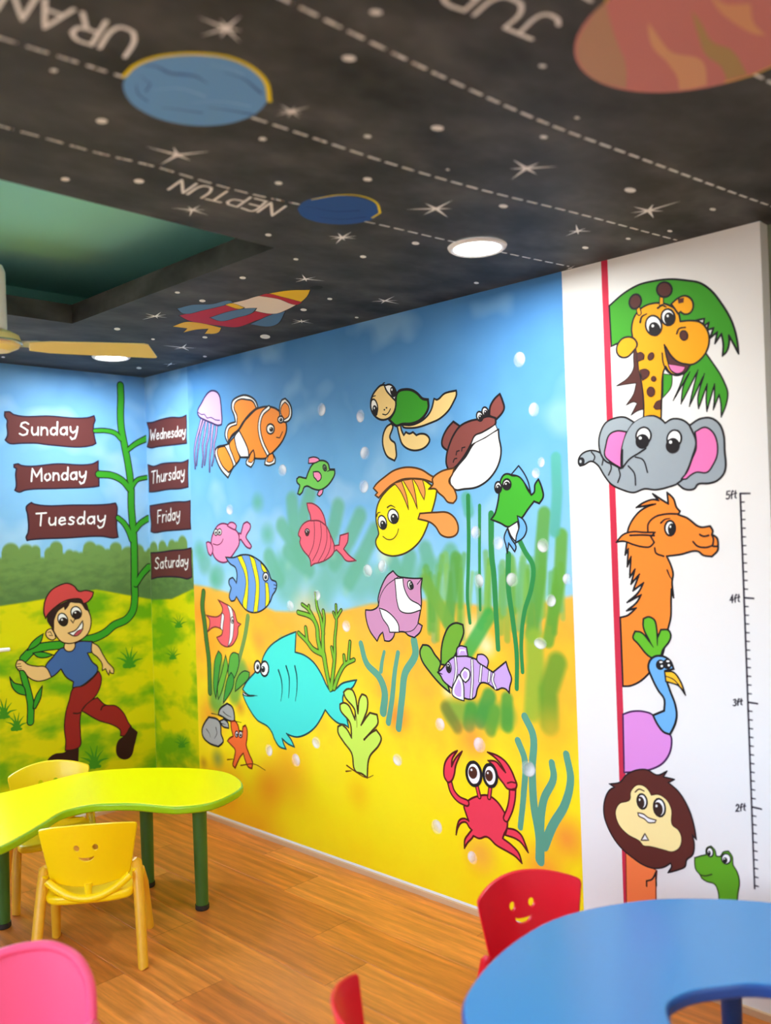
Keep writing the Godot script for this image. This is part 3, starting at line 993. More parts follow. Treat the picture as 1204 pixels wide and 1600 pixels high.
func bubbles() -> void:
	var places := [[502, 640, 7, 11], [563, 650, 7, 11], [441, 735, 7, 10], [570, 708, 8, 11], [568, 760, 8, 11], [359, 796, 6, 9], [811, 562, 10, 13], [834, 640, 9, 12], [845, 722, 6, 9], [837, 739, 7, 9], [574, 892, 8, 11], [598, 885, 8, 11], [495, 930, 6, 9], [541, 978, 7, 10], [453, 947, 6, 9], [743, 832, 8, 11], [778, 848, 9, 12], [848, 852, 10, 12], [748, 908, 8, 12], [800, 906, 10, 12], [860, 938, 9, 11], [844, 1005, 11, 10], [687, 1132, 8, 11], [749, 1164, 10, 13], [825, 1201, 12, 14], [621, 1187, 8, 10], [682, 1292, 9, 12], [738, 1340, 8, 11], [420, 1172, 6, 10], [494, 1160, 7, 10], [462, 1188, 7, 11], [886, 905, 8, 10]]
	var m := StandardMaterial3D.new()
	m.vertex_color_use_as_albedo = true
	m.transparency = BaseMaterial3D.TRANSPARENCY_ALPHA
	m.roughness = 0.6
	m.metallic_specular = 0.3
	var n := 0
	for b in places:
		# white paint dabbed thin on one side of the bubble and thick on the other
		var c := on_plane("S", Vector2(b[0], b[1]))
		var sx := on_plane("S", Vector2(b[0] + b[2], b[1])).x - c.x
		var sy := metre(PackedVector2Array([Vector2(b[0], b[1])]), b[3])
		var thick := Vector2.from_angle([-0.6, -2.2, 0.7, 2.6][n % 4])
		var pts := []
		for r in [0.0, 0.45, 0.8, 1.0]:
			for k in 20:
				pts.append(Vector2.from_angle(TAU * k / 20) * r)
		var vs := PackedVector3Array()
		var ns := PackedVector3Array()
		var cs := PackedColorArray()
		for r in 3:
			for k in 20:
				var k2 := (k + 1) % 20
				for q in [pts[r * 20 + k], pts[r * 20 + 20 + k2], pts[r * 20 + 20 + k], pts[r * 20 + k], pts[r * 20 + k2], pts[r * 20 + 20 + k2]]:
					vs.append(Vector3(-0.0026 * COAT, q.y * sy, q.x * sx))
					ns.append(Vector3(-1, 0, 0))
					var al: float = 0.28 + 0.66 * clampf(q.dot(thick) + 0.3, 0.0, 1.0)
					cs.append(Color(0.96, 0.97, 0.97, clampf(al, 0.0, 0.92) * (1.0 - smoothstep(0.7, 1.0, q.length()))))
		var arr := []
		arr.resize(Mesh.ARRAY_MAX)
		arr[Mesh.ARRAY_VERTEX] = vs
		arr[Mesh.ARRAY_NORMAL] = ns
		arr[Mesh.ARRAY_COLOR] = cs
		var am := ArrayMesh.new()
		am.add_surface_from_arrays(Mesh.PRIMITIVE_TRIANGLES, arr)
		var o := obj("painted_bubble", am, m, mural)
		o.position = Vector3(0, c.y, c.x - mural.position.z)
		n += 1

func sea_animals() -> void:
	var O := Color8(243, 142, 46)
	# ---- jellyfish
	start("painted_jellyfish", "pale lilac jellyfish with trailing tentacles", 290, 580, 4.0133, 0.0016)
	var lilac := Color8(202, 170, 220)
	var violet := Color8(52, 40, 82)
	grown("", lilac, [[[13, 1], [102, 296, 85, 360, 66, 430, 56, 500, 60, 610]], [[10, 1], [114, 312, 96, 370, 84, 450, 74, 520, 68, 590]], [[11, 1], [130, 318, 118, 400, 106, 470, 110, 540, 103, 600]], [[11, 1], [150, 322, 145, 400, 130, 470, 126, 530, 118, 588]], [[13, 1], [172, 328, 164, 400, 160, 470, 152, 540, 150, 630]], [[11, 1], [196, 335, 190, 400, 178, 460, 180, 520, 165, 592]]], violet, 1.0)
	sh("bell", lilac, [170, 122, 195, 130, 212, 155, 220, 200, 226, 270, 228, 300, 225, 335, 205, 340, 165, 325, 120, 305, 85, 285, 75, 262, 78, 240, 100, 200, 125, 155, 150, 128], 1.5, violet)
	ln("frill", violet, [[80, 258, 100, 272, 118, 270, 135, 295, 160, 290, 185, 305, 214, 308]], 1.3)
	# ---- orange banded fish, a plain clownfish
	start("painted_clownfish", "orange fish with white bands and white edged fins", 290, 580, 4.0133, 0.0016)
	sh("", O, [520, 222, 560, 232, 600, 265, 628, 320, 632, 370, 620, 410, 595, 455, 565, 490, 540, 515, 505, 545, 450, 548, 400, 542, 340, 540, 330, 500, 318, 440, 335, 370, 345, 340, 390, 290, 440, 240, 480, 225], 1.6)
	sh("dorsal_fin", WHITE, [330, 375, 290, 410, 265, 450, 248, 410, 250, 370, 268, 335, 312, 318, 305, 280, 288, 230, 295, 185, 330, 160, 370, 150, 415, 165, 440, 190, 452, 226, 420, 258, 375, 305], 1.6)
	sh("dorsal_fin_patch", O, [330, 365, 290, 400, 268, 440, 262, 395, 275, 355, 320, 335, 322, 280, 303, 230, 312, 195, 345, 175, 380, 178, 415, 185, 432, 205, 442, 232, 400, 268, 355, 325], 1.3)
	sh("tail", WHITE, [305, 412, 322, 470, 340, 545, 320, 580, 300, 602, 265, 668, 225, 622, 195, 560, 185, 500, 200, 475, 240, 465, 270, 455], 1.6)
	sh("tail_patch", O, [205, 482, 245, 470, 262, 500, 285, 550, 298, 597, 270, 635, 235, 600, 208, 545, 198, 505], 1.3)
	sh("tail_root", O, [275, 454, 305, 412, 313, 450, 325, 500, 339, 545, 316, 582, 296, 530], 1.3)
	sh("band", WHITE, [308, 410, 335, 372, 350, 400, 375, 450, 392, 495, 396, 538, 345, 539, 325, 500, 312, 450], 1.3)
	ln("band", WHITE, [[522, 228, 482, 265, 462, 330, 467, 400, 486, 460, 518, 524]], 3.6, 3.6, INK, 1.2)
	sh("fin", WHITE, [425, 495, 433, 530, 428, 572, 410, 602, 380, 582, 380, 565, 395, 540, 410, 510], 1.4)
	sh("fin_patch", O, [425, 497, 431, 530, 424, 560, 412, 574, 392, 568, 400, 542, 412, 512], 0.8)
	sh("fin", WHITE, [545, 515, 562, 550, 560, 577, 520, 592, 497, 585, 500, 560, 520, 525], 1.4)
	sh("fin_patch", O, [545, 516, 553, 545, 548, 562, 524, 572, 508, 566, 514, 545, 526, 524], 0.8)
	sh("far_fin", WHITE, [590, 265, 592, 215, 605, 180, 625, 172, 650, 200, 664, 240, 660, 290, 640, 315, 615, 318, 600, 300], 1.5)
	sh("far_fin_patch", O, [597, 262, 604, 215, 624, 194, 644, 214, 652, 250, 645, 285, 620, 303], 1.0)
	eye(532, 362, 24, 31, 538, 365, 13, 16)
	eye(597, 303, 18, 21, 598, 304, 10, 12)
	ln("mouth", INK, [[570, 415, 590, 418, 608, 380]], 1.2)
	# ---- small pink fish
	var pink := Color8(255, 146, 190)
	start("painted_pink_fish", "small round pink fish with a smile", 290, 580, 4.0133, 0.0016)
	sh("", pink, [230, 955, 265, 962, 300, 985, 325, 1010, 337, 1045, 333, 1090, 310, 1130, 285, 1165, 258, 1195, 235, 1200, 205, 1190, 180, 1165, 165, 1120, 160, 1080, 165, 1040, 180, 1000, 205, 965], 1.4, Color8(110, 40, 80))
	sh("tail", pink, [335, 1015, 346, 1020, 355, 985, 365, 955, 385, 945, 404, 960, 405, 985, 385, 1020, 378, 1040, 395, 1070, 412, 1100, 405, 1112, 385, 1105, 360, 1075, 346, 1055, 335, 1060], 1.4, Color8(110, 40, 80))
	sh("fin", pink, [262, 970, 275, 950, 300, 950, 318, 970, 310, 995, 296, 990], 1.3, Color8(110, 40, 80))
	sh("fin", pink, [162, 1085, 140, 1070, 130, 1075, 135, 1110, 145, 1145, 158, 1158, 170, 1130], 1.3, Color8(110, 40, 80))
	eye(190, 1010, 12, 20, 190, 1012, 6, 10, 0, 1.0)
	eye(213, 1008, 13, 20, 212, 1010, 7, 10, 0, 1.0)
	ln("mouth", Color8(80, 30, 60), [[172, 1082, 200, 1090, 225, 1075, 235, 1052]], 1.2)
	# ---- small green fish
	start("painted_green_fish", "small light green fish with pink fins", 290, 580, 4.0133, 0.0016)
	sh("", Color8(116, 204, 88), [860, 560, 890, 575, 902, 615, 932, 615, 935, 640, 915, 685, 880, 725, 840, 745, 800, 738, 760, 720, 745, 725, 730, 760, 715, 775, 702, 768, 710, 740, 715, 715, 700, 700, 697, 675, 710, 663, 735, 668, 755, 672, 770, 630, 795, 585, 825, 565], 1.4)
	for f in [[770, 578, 772, 545, 800, 538, 835, 550, 838, 562, 810, 575], [800, 632, 835, 632, 850, 655, 845, 680, 828, 692, 812, 672, 805, 665], [840, 745, 862, 740, 855, 770, 838, 785, 825, 775]]:
		sh("fin", pink, f, 1.1)
	el("eye", Color8(96, 120, 90), 872, 606, 11, 20, -15, 1.0)
	el("pupil", INK, 874, 610, 5, 9)
	ln("mouth", INK, [[888, 628, 905, 622, 930, 622]], 1.1)
	# ---- red striped fish
	var rose := Color8(244, 104, 124)
	var wine := Color8(124, 50, 64)
	start("painted_red_fish", "coral red fish with thin dark stripes and tall fin", 290, 580, 4.0133, 0.0016)
	sh("", rose, [800, 935, 845, 942, 880, 970, 905, 1020, 925, 1070, 935, 1110, 920, 1150, 885, 1180, 840, 1200, 805, 1208, 785, 1222, 782, 1190, 775, 1170, 735, 1120, 715, 1070, 720, 1045, 707, 1030, 712, 1000, 735, 960, 765, 940], 1.2, wine)
	sh("dorsal_fin", rose, [760, 828, 790, 828, 835, 855, 865, 905, 880, 968, 835, 938, 785, 938, 780, 900, 768, 868], 1.2, wine)
	sh("tail", rose, [930, 1095, 962, 1090, 968, 1030, 1020, 1015, 1015, 1070, 990, 1115, 1025, 1155, 1068, 1188, 1010, 1190, 975, 1150, 945, 1120, 932, 1130], 1.2, wine)
	ln("stripe", wine, [[805, 940, 808, 1010, 800, 1090, 770, 1165], [845, 945, 850, 1030, 830, 1120, 795, 1190], [882, 975, 886, 1050, 870, 1120, 830, 1198], [905, 1025, 910, 1080, 895, 1140, 865, 1188]], 1.1)
	eye(762, 1006, 14, 17, 762, 1016, 13, 20, 0, 1.0, Color8(70, 40, 40))
	# ---- turtle
	var tan := Color8(240, 208, 136)
	start("painted_turtle", "tan sea turtle with a plain green shell", 560, 560, 3.6485, 0.0016)
	sh("", Color8(56, 152, 38), [255, 178, 300, 180, 335, 200, 365, 230, 395, 235, 398, 280, 380, 320, 345, 355, 300, 372, 245, 375, 215, 385, 195, 370, 175, 350, 185, 335, 205, 300, 212, 240, 215, 210, 232, 185], 2.2)
	sh("flipper", tan, [245, 378, 300, 380, 350, 362, 390, 330, 415, 290, 430, 230, 445, 236, 490, 200, 556, 183, 558, 205, 540, 250, 510, 300, 460, 345, 410, 368, 340, 392, 290, 397, 255, 392], 1.6)
	sh("flipper", tan, [188, 372, 165, 385, 145, 420, 137, 470, 145, 520, 165, 560, 205, 583, 215, 560, 213, 520, 205, 480, 188, 468, 178, 450, 190, 410, 196, 385], 1.6)
	sh("flipper", tan, [220, 385, 232, 440, 250, 490, 280, 515, 320, 525, 365, 515, 395, 490, 405, 462, 385, 435, 350, 430, 330, 438, 310, 420, 290, 430, 270, 420, 258, 438, 245, 410, 240, 380], 1.6)
	sh("head", tan, [140, 150, 165, 165, 195, 215, 212, 245, 208, 290, 190, 325, 165, 345, 130, 350, 100, 335, 75, 300, 70, 250, 78, 215, 100, 180, 125, 155], 1.7)
	sh("eye", WHITE, [148, 157, 175, 148, 200, 163, 216, 200, 206, 238, 185, 215, 160, 185], 1.5)
	el("pupil", INK, 196, 192, 15, 31, -14)
	el("glint", WHITE, 190, 178, 4, 7)
	eye(90, 276, 19, 44, 95, 298, 15, 32, -8, 1.3)
	ln("mouth", INK, [[138, 318, 155, 322, 172, 308, 182, 288]], 1.5)
	el("nostril", INK, 148, 293, 5, 5)
	el("nostril", INK, 160, 282, 5, 5)
	ln("brow", INK, [[76, 235, 82, 217, 97, 213], [135, 156, 140, 142, 150, 138]], 1.3)
	# ---- brown fish with a big white belly
	var brown := Color8(134, 72, 66)
	start("painted_whale", "brown whale with a round white belly", 560, 560, 3.6485, 0.0016)
	sh("", WHITE, [662, 480, 720, 450, 775, 415, 797, 405, 800, 450, 812, 520, 805, 580, 780, 640, 730, 700, 670, 735, 600, 745, 550, 748, 520, 700, 560, 620, 610, 560], 1.7)
	sh("dorsal_fin", brown, [580, 388, 540, 360, 505, 400, 475, 470, 478, 500, 510, 528, 545, 450], 1.7)
	sh("tail", brown, [745, 325, 750, 275, 775, 230, 805, 202, 820, 240, 830, 285, 815, 315, 785, 348, 760, 335], 1.8)
	sh("back", brown, [580, 385, 640, 355, 690, 345, 740, 330, 780, 340, 780, 375, 745, 400, 700, 425, 665, 440, 640, 490, 600, 560, 550, 620, 515, 642, 500, 600, 502, 550, 515, 500, 540, 440], 1.7)
	sh("teeth", WHITE, [780, 376, 745, 401, 700, 426, 665, 441, 640, 494, 662, 482, 720, 452, 775, 417, 792, 405], 0.9)
	ln("freckle", INK, [[556, 550, 560, 530, 574, 526], [588, 528, 590, 510, 606, 506], [540, 592, 548, 572, 560, 570]], 1.6)
	eye(691, 330, 18, 27, 696, 338, 13, 19, -10, 1.5)
	eye(722, 305, 18, 27, 726, 312, 13, 19, -10, 1.5)
	# ---- yellow fish
	var ora := Color8(248, 156, 78)
	start("painted_yellow_fish", "large yellow fish with orange back, tail and fin", 560, 560, 3.6485, 0.0024)
	sh("", Color8(255, 236, 0), [160, 755, 200, 720, 250, 695, 310, 688, 370, 692, 410, 720, 447, 745, 440, 790, 425, 850, 405, 910, 390, 960, 350, 1040, 300, 1090, 240, 1120, 180, 1125, 130, 1105, 103, 1070, 98, 1040, 115, 1000, 112, 980, 100, 920, 105, 850, 125, 800], 1.5, Color8(70, 56, 20))
	sh("crest", ora, [100, 718, 150, 675, 200, 640, 260, 622, 310, 622, 360, 635, 420, 672, 442, 680, 432, 712, 370, 690, 310, 685, 250, 690, 190, 720, 150, 755, 115, 795, 95, 780, 108, 765, 85, 740], 1.5, Color8(80, 50, 20))
	sh("tail", ora, [420, 690, 470, 645, 545, 625, 535, 660, 515, 700, 545, 745, 558, 800, 540, 825, 510, 820, 485, 790, 455, 765, 440, 745, 400, 745, 425, 715], 1.5, Color8(80, 50, 20))
	for s in [[205, 712, 245, 700, 275, 790, 285, 862, 265, 810, 238, 755], [254, 695, 306, 688, 325, 780, 335, 857, 308, 790, 280, 740], [312, 688, 365, 692, 380, 760, 374, 806, 350, 760, 335, 725]]:
		sh("stripe", ora, s, 0.9, Color8(90, 60, 20))
	sh("fin", ora, [350, 884, 440, 878, 510, 880, 555, 920, 567, 985, 550, 1010, 510, 1020, 470, 1005, 440, 960, 410, 935, 340, 915], 1.5, Color8(80, 50, 20))
	eye(198, 900, 30, 42, 204, 914, 21, 30, -12, 1.1)
	eye(136, 935, 24, 40, 141, 950, 17, 27, -12, 1.1)
	ln("mouth", Color8(90, 70, 10), [[140, 1015, 165, 1032, 195, 1030, 220, 1000, 228, 972]], 1.3)
	ln("brow", Color8(70, 56, 10), [[165, 850, 185, 838, 208, 850], [105, 900, 112, 880, 124, 877]], 2.0, 1.0)
	# ---- green fish with blue fins
	var sky := Color8(112, 176, 232)
	start("painted_green_fish", "bright green big eyed fish with pale blue fins", 560, 560, 3.6485, 0.0024)
	sh("", Color8(66, 174, 46), [815, 682, 835, 660, 860, 660, 875, 668, 910, 670, 940, 700, 965, 750, 985, 778, 1000, 765, 1005, 720, 1025, 688, 1045, 740, 1052, 790, 1030, 827, 1000, 815, 965, 860, 930, 910, 890, 945, 850, 960, 810, 940, 755, 918, 775, 890, 790, 840, 800, 780, 805, 720], 1.6)
	sh("fin", sky, [870, 662, 912, 612, 940, 650, 965, 700, 982, 774, 955, 725, 915, 675], 1.3)
	sh("fin", WHITE, [850, 965, 905, 930, 912, 970, 895, 1045, 868, 1010], 1.2)
	sh("fin", sky, [905, 898, 935, 915, 958, 970, 940, 1020, 895, 1052, 900, 1010, 915, 960], 1.3)
	sh("fin", sky, [850, 965, 830, 1020, 840, 1065, 848, 1110, 856, 1052, 890, 1102, 898, 1075, 872, 1030, 856, 995], 1.3)
	eye(796, 735, 19, 32, 797, 744, 15, 25, 0, 1.6)
	eye(845, 718, 23, 30, 846, 727, 19, 26, 0, 1.6)
	# ---- blue fish with yellow stripes
	var yel := Color8(252, 232, 20)
	start("painted_striped_fish", "blue fish with upright yellow stripes", 290, 860, 4.0133, 0.0024)
	sh("", Color8(114, 160, 220), [250, 42, 300, 45, 350, 28, 400, 30, 450, 55, 490, 90, 520, 135, 540, 185, 565, 195, 570, 230, 562, 255, 545, 280, 530, 320, 500, 360, 460, 385, 420, 390, 385, 378, 350, 340, 318, 290, 305, 315, 285, 318, 273, 295, 280, 255, 285, 235, 272, 210, 275, 180, 295, 170, 310, 190, 318, 205, 322, 150, 310, 105, 280, 85], 1.3)
	for s in [[325, 40, 350, 33, 375, 90, 390, 160, 392, 250, 383, 374, 360, 350, 370, 270, 378, 200, 365, 130, 345, 85], [400, 34, 425, 46, 445, 110, 460, 190, 460, 290, 450, 386, 425, 388, 435, 300, 440, 210, 425, 130], [470, 78, 490, 97, 512, 135, 502, 142, 485, 130], [498, 200, 515, 205, 523, 260, 518, 338, 500, 355, 502, 280]]:
		sh("stripe", yel, s, 0.7)
	eye(502, 165, 17, 27, 502, 168, 9, 14, 0, 1.2)
	ln("mouth", INK, [[553, 215, 568, 220], [553, 240, 566, 238]], 1.0)
	# ---- red fish with white bands
	var red := Color8(240, 100, 104)
	start("painted_banded_fish", "small red fish with white bands by the dark reed", 290, 860, 4.0133, 0.0026)
	sh("", red, [203, 310, 240, 330, 275, 350, 305, 385, 318, 430, 325, 450, 347, 462, 330, 480, 328, 520, 315, 560, 290, 595, 260, 605, 225, 590, 205, 565, 195, 545, 225, 530, 232, 500, 218, 490, 185, 480, 160, 490, 138, 512, 150, 470, 148, 430, 128, 405, 165, 415, 200, 415, 225, 395, 232, 370, 222, 340], 1.1, Color8(120, 40, 40))
	sh("band", WHITE, [262, 343, 282, 355, 300, 430, 300, 500, 288, 570, 265, 604, 276, 540, 279, 470, 278, 400], 0.7)
	sh("band", WHITE, [228, 392, 238, 400, 236, 460, 232, 503, 222, 493, 222, 440], 0.7)
	eye(293, 437, 9, 20, 294, 440, 5, 10, 0, 0.8)
	# ---- big turquoise fish
	start("painted_turquoise_fish", "big turquoise fish with googly eyes", 290, 860, 4.0133, 0.0024)
	sh("", Color8(74, 226, 208), [692, 510, 686, 638, 740, 655, 800, 700, 850, 775, 885, 850, 907, 885, 940, 870, 980, 835, 1030, 820, 1072, 812, 1045, 860, 1010, 885, 990, 905, 985, 940, 1000, 1000, 1022, 1112, 1000, 1095, 960, 1085, 910, 1045, 875, 1000, 850, 1050, 810, 1110, 760, 1150, 700, 1170, 655, 1160, 632, 1148, 660, 1185, 682, 1233, 640, 1212, 605, 1180, 615, 1215, 630, 1246, 590, 1232, 560, 1190, 540, 1140, 515, 1105, 450, 1065, 400, 995, 370, 935, 358, 903, 375, 893, 357, 870, 385, 820, 430, 770, 470, 720, 490, 660, 530, 600, 590, 555, 640, 530], 1.4, Color8(30, 70, 72))
	sh("mouth", WHITE, [358, 888, 380, 903, 440, 911, 395, 914, 362, 904], 0.9)
	ln("mouth_line", Color8(30, 60, 62), [[358, 875, 395, 905, 450, 912]], 1.4, 0.6)
	eye(450, 730, 20, 38, 452, 731, 9, 17, 0, 1.6)
	eye(495, 742, 26, 47, 486, 745, 13, 21, 0, 1.6)
	ln("gill", Color8(24, 66, 68), [[582, 750, 600, 810, 605, 880, 597, 945], [630, 725, 648, 790, 650, 860, 645, 925], [685, 725, 697, 790, 698, 870, 688, 945]], 2.4, 0.8)
	# ---- starfish
	start("painted_starfish", "orange starfish leaning on the grey stones", 290, 860, 4.0133, 0.003)
	sh("", Color8(250, 112, 48), [283, 1072, 310, 1068, 328, 1095, 335, 1130, 358, 1135, 360, 1105, 375, 1097, 385, 1120, 385, 1180, 380, 1220, 400, 1280, 420, 1330, 415, 1368, 395, 1360, 375, 1320, 362, 1272, 345, 1290, 325, 1330, 310, 1365, 297, 1350, 305, 1300, 310, 1250, 285, 1220, 262, 1195, 275, 1178, 298, 1165, 285, 1110], 1.3, Color8(120, 40, 10))
	eye(320, 1152, 9, 19, 321, 1155, 5, 9, 0, 0.9)
	eye(345, 1154, 11, 20, 345, 1157, 6, 10, 0, 0.9)
	ln("ground_line", Color8(110, 44, 10), [[262, 1312, 298, 1308], [345, 1348, 430, 1340, 500, 1378]], 1.5, 0.8)
	# ---- mauve fish
	var mauve := Color8(206, 144, 182)
	start("painted_mauve_fish", "mauve fish with two broad white bands facing up", 560, 860, 3.44, 0.0024)
	sh("", mauve, [185, 110, 215, 140, 240, 145, 285, 150, 342, 150, 335, 200, 338, 290, 330, 340, 320, 390, 342, 405, 330, 440, 300, 468, 265, 455, 250, 440, 195, 440, 188, 465, 165, 488, 140, 485, 130, 440, 115, 455, 100, 488, 60, 430, 38, 350, 38, 320, 75, 320, 105, 300, 105, 260, 125, 190, 155, 135], 1.3)
	sh("band", WHITE, [195, 152, 238, 148, 245, 200, 275, 260, 335, 302, 335, 320, 270, 338, 225, 325, 208, 280, 200, 210], 1.0)
	sh("band", WHITE, [112, 310, 150, 325, 190, 360, 215, 400, 218, 440, 168, 440, 160, 410, 130, 365], 1.0)
	ln("fin_line", INK, [[212, 143, 150, 190, 118, 245, 108, 300], [235, 440, 290, 430, 322, 392], [316, 182, 338, 153]], 1.1)
	eye(278, 186, 14, 24, 285, 190, 12, 21, -12, 1.0)
	# ---- lilac fish
	var lila := Color8(202, 166, 226)
	start("painted_lilac_fish", "lilac fish with narrow white stripes facing the turquoise fish", 560, 860, 3.44, 0.0024)
	sh("", lila, [425, 655, 445, 640, 470, 610, 500, 580, 540, 565, 585, 570, 640, 590, 680, 625, 722, 655, 792, 598, 805, 640, 822, 690, 812, 735, 810, 767, 790, 745, 770, 740, 740, 750, 720, 735, 690, 715, 660, 712, 640, 740, 625, 790, 605, 800, 560, 790, 500, 740, 455, 700, 440, 672], 1.4)
	sh("fin", lila, [528, 570, 530, 525, 545, 513, 580, 520, 588, 568], 1.3)
	sh("fin_stripe", WHITE, [540, 560, 542, 532, 572, 532, 578, 562, 570, 540, 550, 540], 0.0)
	sh("fin", lila, [636, 590, 640, 560, 670, 560, 697, 592, 690, 632], 1.3)
	ln("stripe", WHITE, [[520, 576, 525, 640, 517, 700, 508, 738], [610, 590, 612, 690, 605, 792], [660, 622, 652, 704], [705, 652, 700, 704], [726, 664, 720, 695, 737, 742]], 3.0, 3.0, INK, 0.7)
	sh("fin", WHITE, [548, 662, 570, 630, 595, 645, 595, 690, 575, 710, 556, 690], 1.1)
	sh("fin_patch", lila, [560, 662, 572, 645, 584, 655, 584, 682, 573, 694, 564, 682], 0.0)
	sh("fin", WHITE, [540, 665, 560, 700, 568, 808, 540, 800, 505, 775, 505, 740, 522, 700], 1.1)
	sh("fin_patch", lila, [538, 690, 550, 712, 553, 785, 535, 786, 516, 765, 518, 738, 530, 710], 0.0)
	eye(485, 628, 13, 29, 485, 630, 10, 23, -6, 1.0)
	ln("mouth", INK, [[425, 653, 450, 665]], 1.2)
	# ---- crab
	var crab := Color8(238, 62, 84)
	var mar := Color8(90, 24, 22)
	start("painted_crab", "red crab with raised claws and stalked eyes", 600, 1120, 3.7625, 0.0024)
	sh("", crab, [555, 465, 610, 462, 655, 490, 700, 550, 722, 600, 722, 655, 705, 690, 697, 715, 750, 755, 790, 800, 809, 860, 770, 820, 730, 795, 660, 755, 600, 705, 560, 715, 525, 700, 515, 715, 490, 740, 472, 772, 475, 720, 495, 690, 515, 665, 500, 650, 480, 620, 455, 622, 432, 655, 423, 692, 430, 640, 445, 605, 475, 598, 497, 612, 478, 560, 470, 520, 500, 488], 1.6, mar)
	sh("leg", crab, [722, 655, 770, 665, 805, 695, 830, 750, 846, 797, 800, 735, 770, 715, 712, 695], 1.6, mar)
	ln("arm", crab, [[385, 385, 402, 440, 440, 485, 484, 506]], 6.0, 7.0, mar, 1.5)
	ln("arm", crab, [[755, 425, 752, 480, 740, 540, 716, 598]], 9.0, 7.0, mar, 1.5)
	sh("claw", crab, [430, 199, 400, 215, 365, 255, 352, 300, 355, 355, 375, 387, 395, 378, 412, 340, 420, 290, 435, 250, 458, 203, 430, 230, 410, 260, 397, 292, 400, 250], 1.6, mar)
	sh("claw", crab, [608, 208, 660, 225, 710, 260, 745, 310, 770, 370, 780, 400, 770, 430, 725, 422, 700, 390, 670, 350, 645, 290, 611, 257, 655, 262, 690, 300, 713, 326, 680, 270, 640, 230], 1.6, mar)
	ln("joint", mar, [[725, 390, 750, 383, 775, 390], [745, 428, 775, 420]], 2.0)
	ln("eyestalk", crab, [[545, 405, 560, 470], [625, 410, 617, 475]], 3.6, 3.6, mar, 1.2)
	eye(528, 335, 42, 70, 522, 328, 26, 37, -8, 2.6, Color8(80, 40, 26))
	eye(624, 345, 38, 66, 617, 345, 23, 34, -8, 2.6, Color8(80, 40, 26))

# =====================================================================  weekday mural, round the corner
func meadow(a_from: float, a_to: float, hill: PackedVector2Array, sd: int) -> Ground:
	var g := Ground.new(a_from, a_to, 0.03, H, 0.004)
	var n1 := FastNoiseLite.new()
	n1.seed = sd
	n1.frequency = 2.0
	n1.fractal_octaves = 3
	var n2 := FastNoiseLite.new()
	n2.seed = sd + 1
	n2.frequency = 7.0
	var n3 := FastNoiseLite.new()
	n3.seed = sd + 2
	n3.frequency = 5.0
	var crowns := []
	var rng := RandomNumberGenerator.new()
	rng.seed = sd
	var at := a_from - 0.05
	while at < a_to + 0.1:
		var r := rng.randf_range(0.022, 0.05)
		crowns.append(Vector3(at, r, 1.31 + rng.randf() * 0.085))
		at += r * 1.15
	var heaven := [[0.9, Color8(176, 214, 236)], [1.3, Color8(140, 194, 230)], [1.7, Color8(124, 184, 230)], [2.1, Color8(110, 168, 218)], [2.32, Color8(92, 148, 200)]]
	for j in g.h:
		var b := g.b0 - (j + 0.5) * g.db
		for i in g.w:
			var a := g.a0 + (i + 0.5) * g.da
			var v := n1.get_noise_2d(a, b * 1.3)
			var c := stops(heaven, b + v * 0.2)
			c = c.lerp(Color8(196, 226, 242), clampf(v * 1.1 - 0.05, 0.0, 0.4))
			# far bushes
			# round crowns side by side, each its own size
			var bush := 1.3
			for q in crowns:
				var dx: float = (a - q.x) / q.y
				if absf(dx) < 1.0:
					bush = maxf(bush, q.z + sqrt(1.0 - dx * dx) * q.y)
			var dark := Color8(112, 148, 76).lerp(Color8(88, 122, 66), clampf((1.33 - b) * 5.0 + n2.get_noise_2d(a * 1.5, b * 3.0) * 0.7, 0.0, 1.0))
			c = c.lerp(dark, smoothstep(-0.008, 0.012, bush - b))
			# field
			var k := 0
			while k < hill.size() - 2 and hill[k + 1].x < a:
				k += 1
			var line := lerpf(hill[k].y, hill[k + 1].y, clampf((a - hill[k].x) / (hill[k + 1].x - hill[k].x), 0.0, 1.0))
			var green := clampf(n3.get_noise_2d(a * 0.45, b * 0.9) * 1.7 + 0.28 + n2.get_noise_2d(a, b) * 0.25, 0.0, 1.0)
			var f := Color8(218, 214, 0).lerp(Color8(112, 172, 10), green)
			c = c.lerp(f, smoothstep(-0.006, 0.006, line - b))
			var o := (j * g.w + i) * 3
			g.px[o] = c.r
			g.px[o + 1] = c.g
			g.px[o + 2] = c.b
	return g

func tuft(x: float, y: float, s: float, label: String) -> void:
	start("painted_grass_tuft", label, x, y, 1.0 / s, 0.0013)
	grown("", Color8(66, 146, 26), [[[5, 0.6], [0, 10, -6, 2, -17, -2]], [[5, 0.6], [0, 9, -5, -4, -12, -10]], [[5, 0.6], [0, 9, -2, -6, -5, -16]], [[5, 0.6], [1, 9, 2, -6, 4, -17]], [[5, 0.6], [1, 9, 5, -3, 11, -11]], [[5, 0.6], [1, 10, 8, 2, 18, -1]], [[7, 4], [-6, 9, 7, 9]]], null)

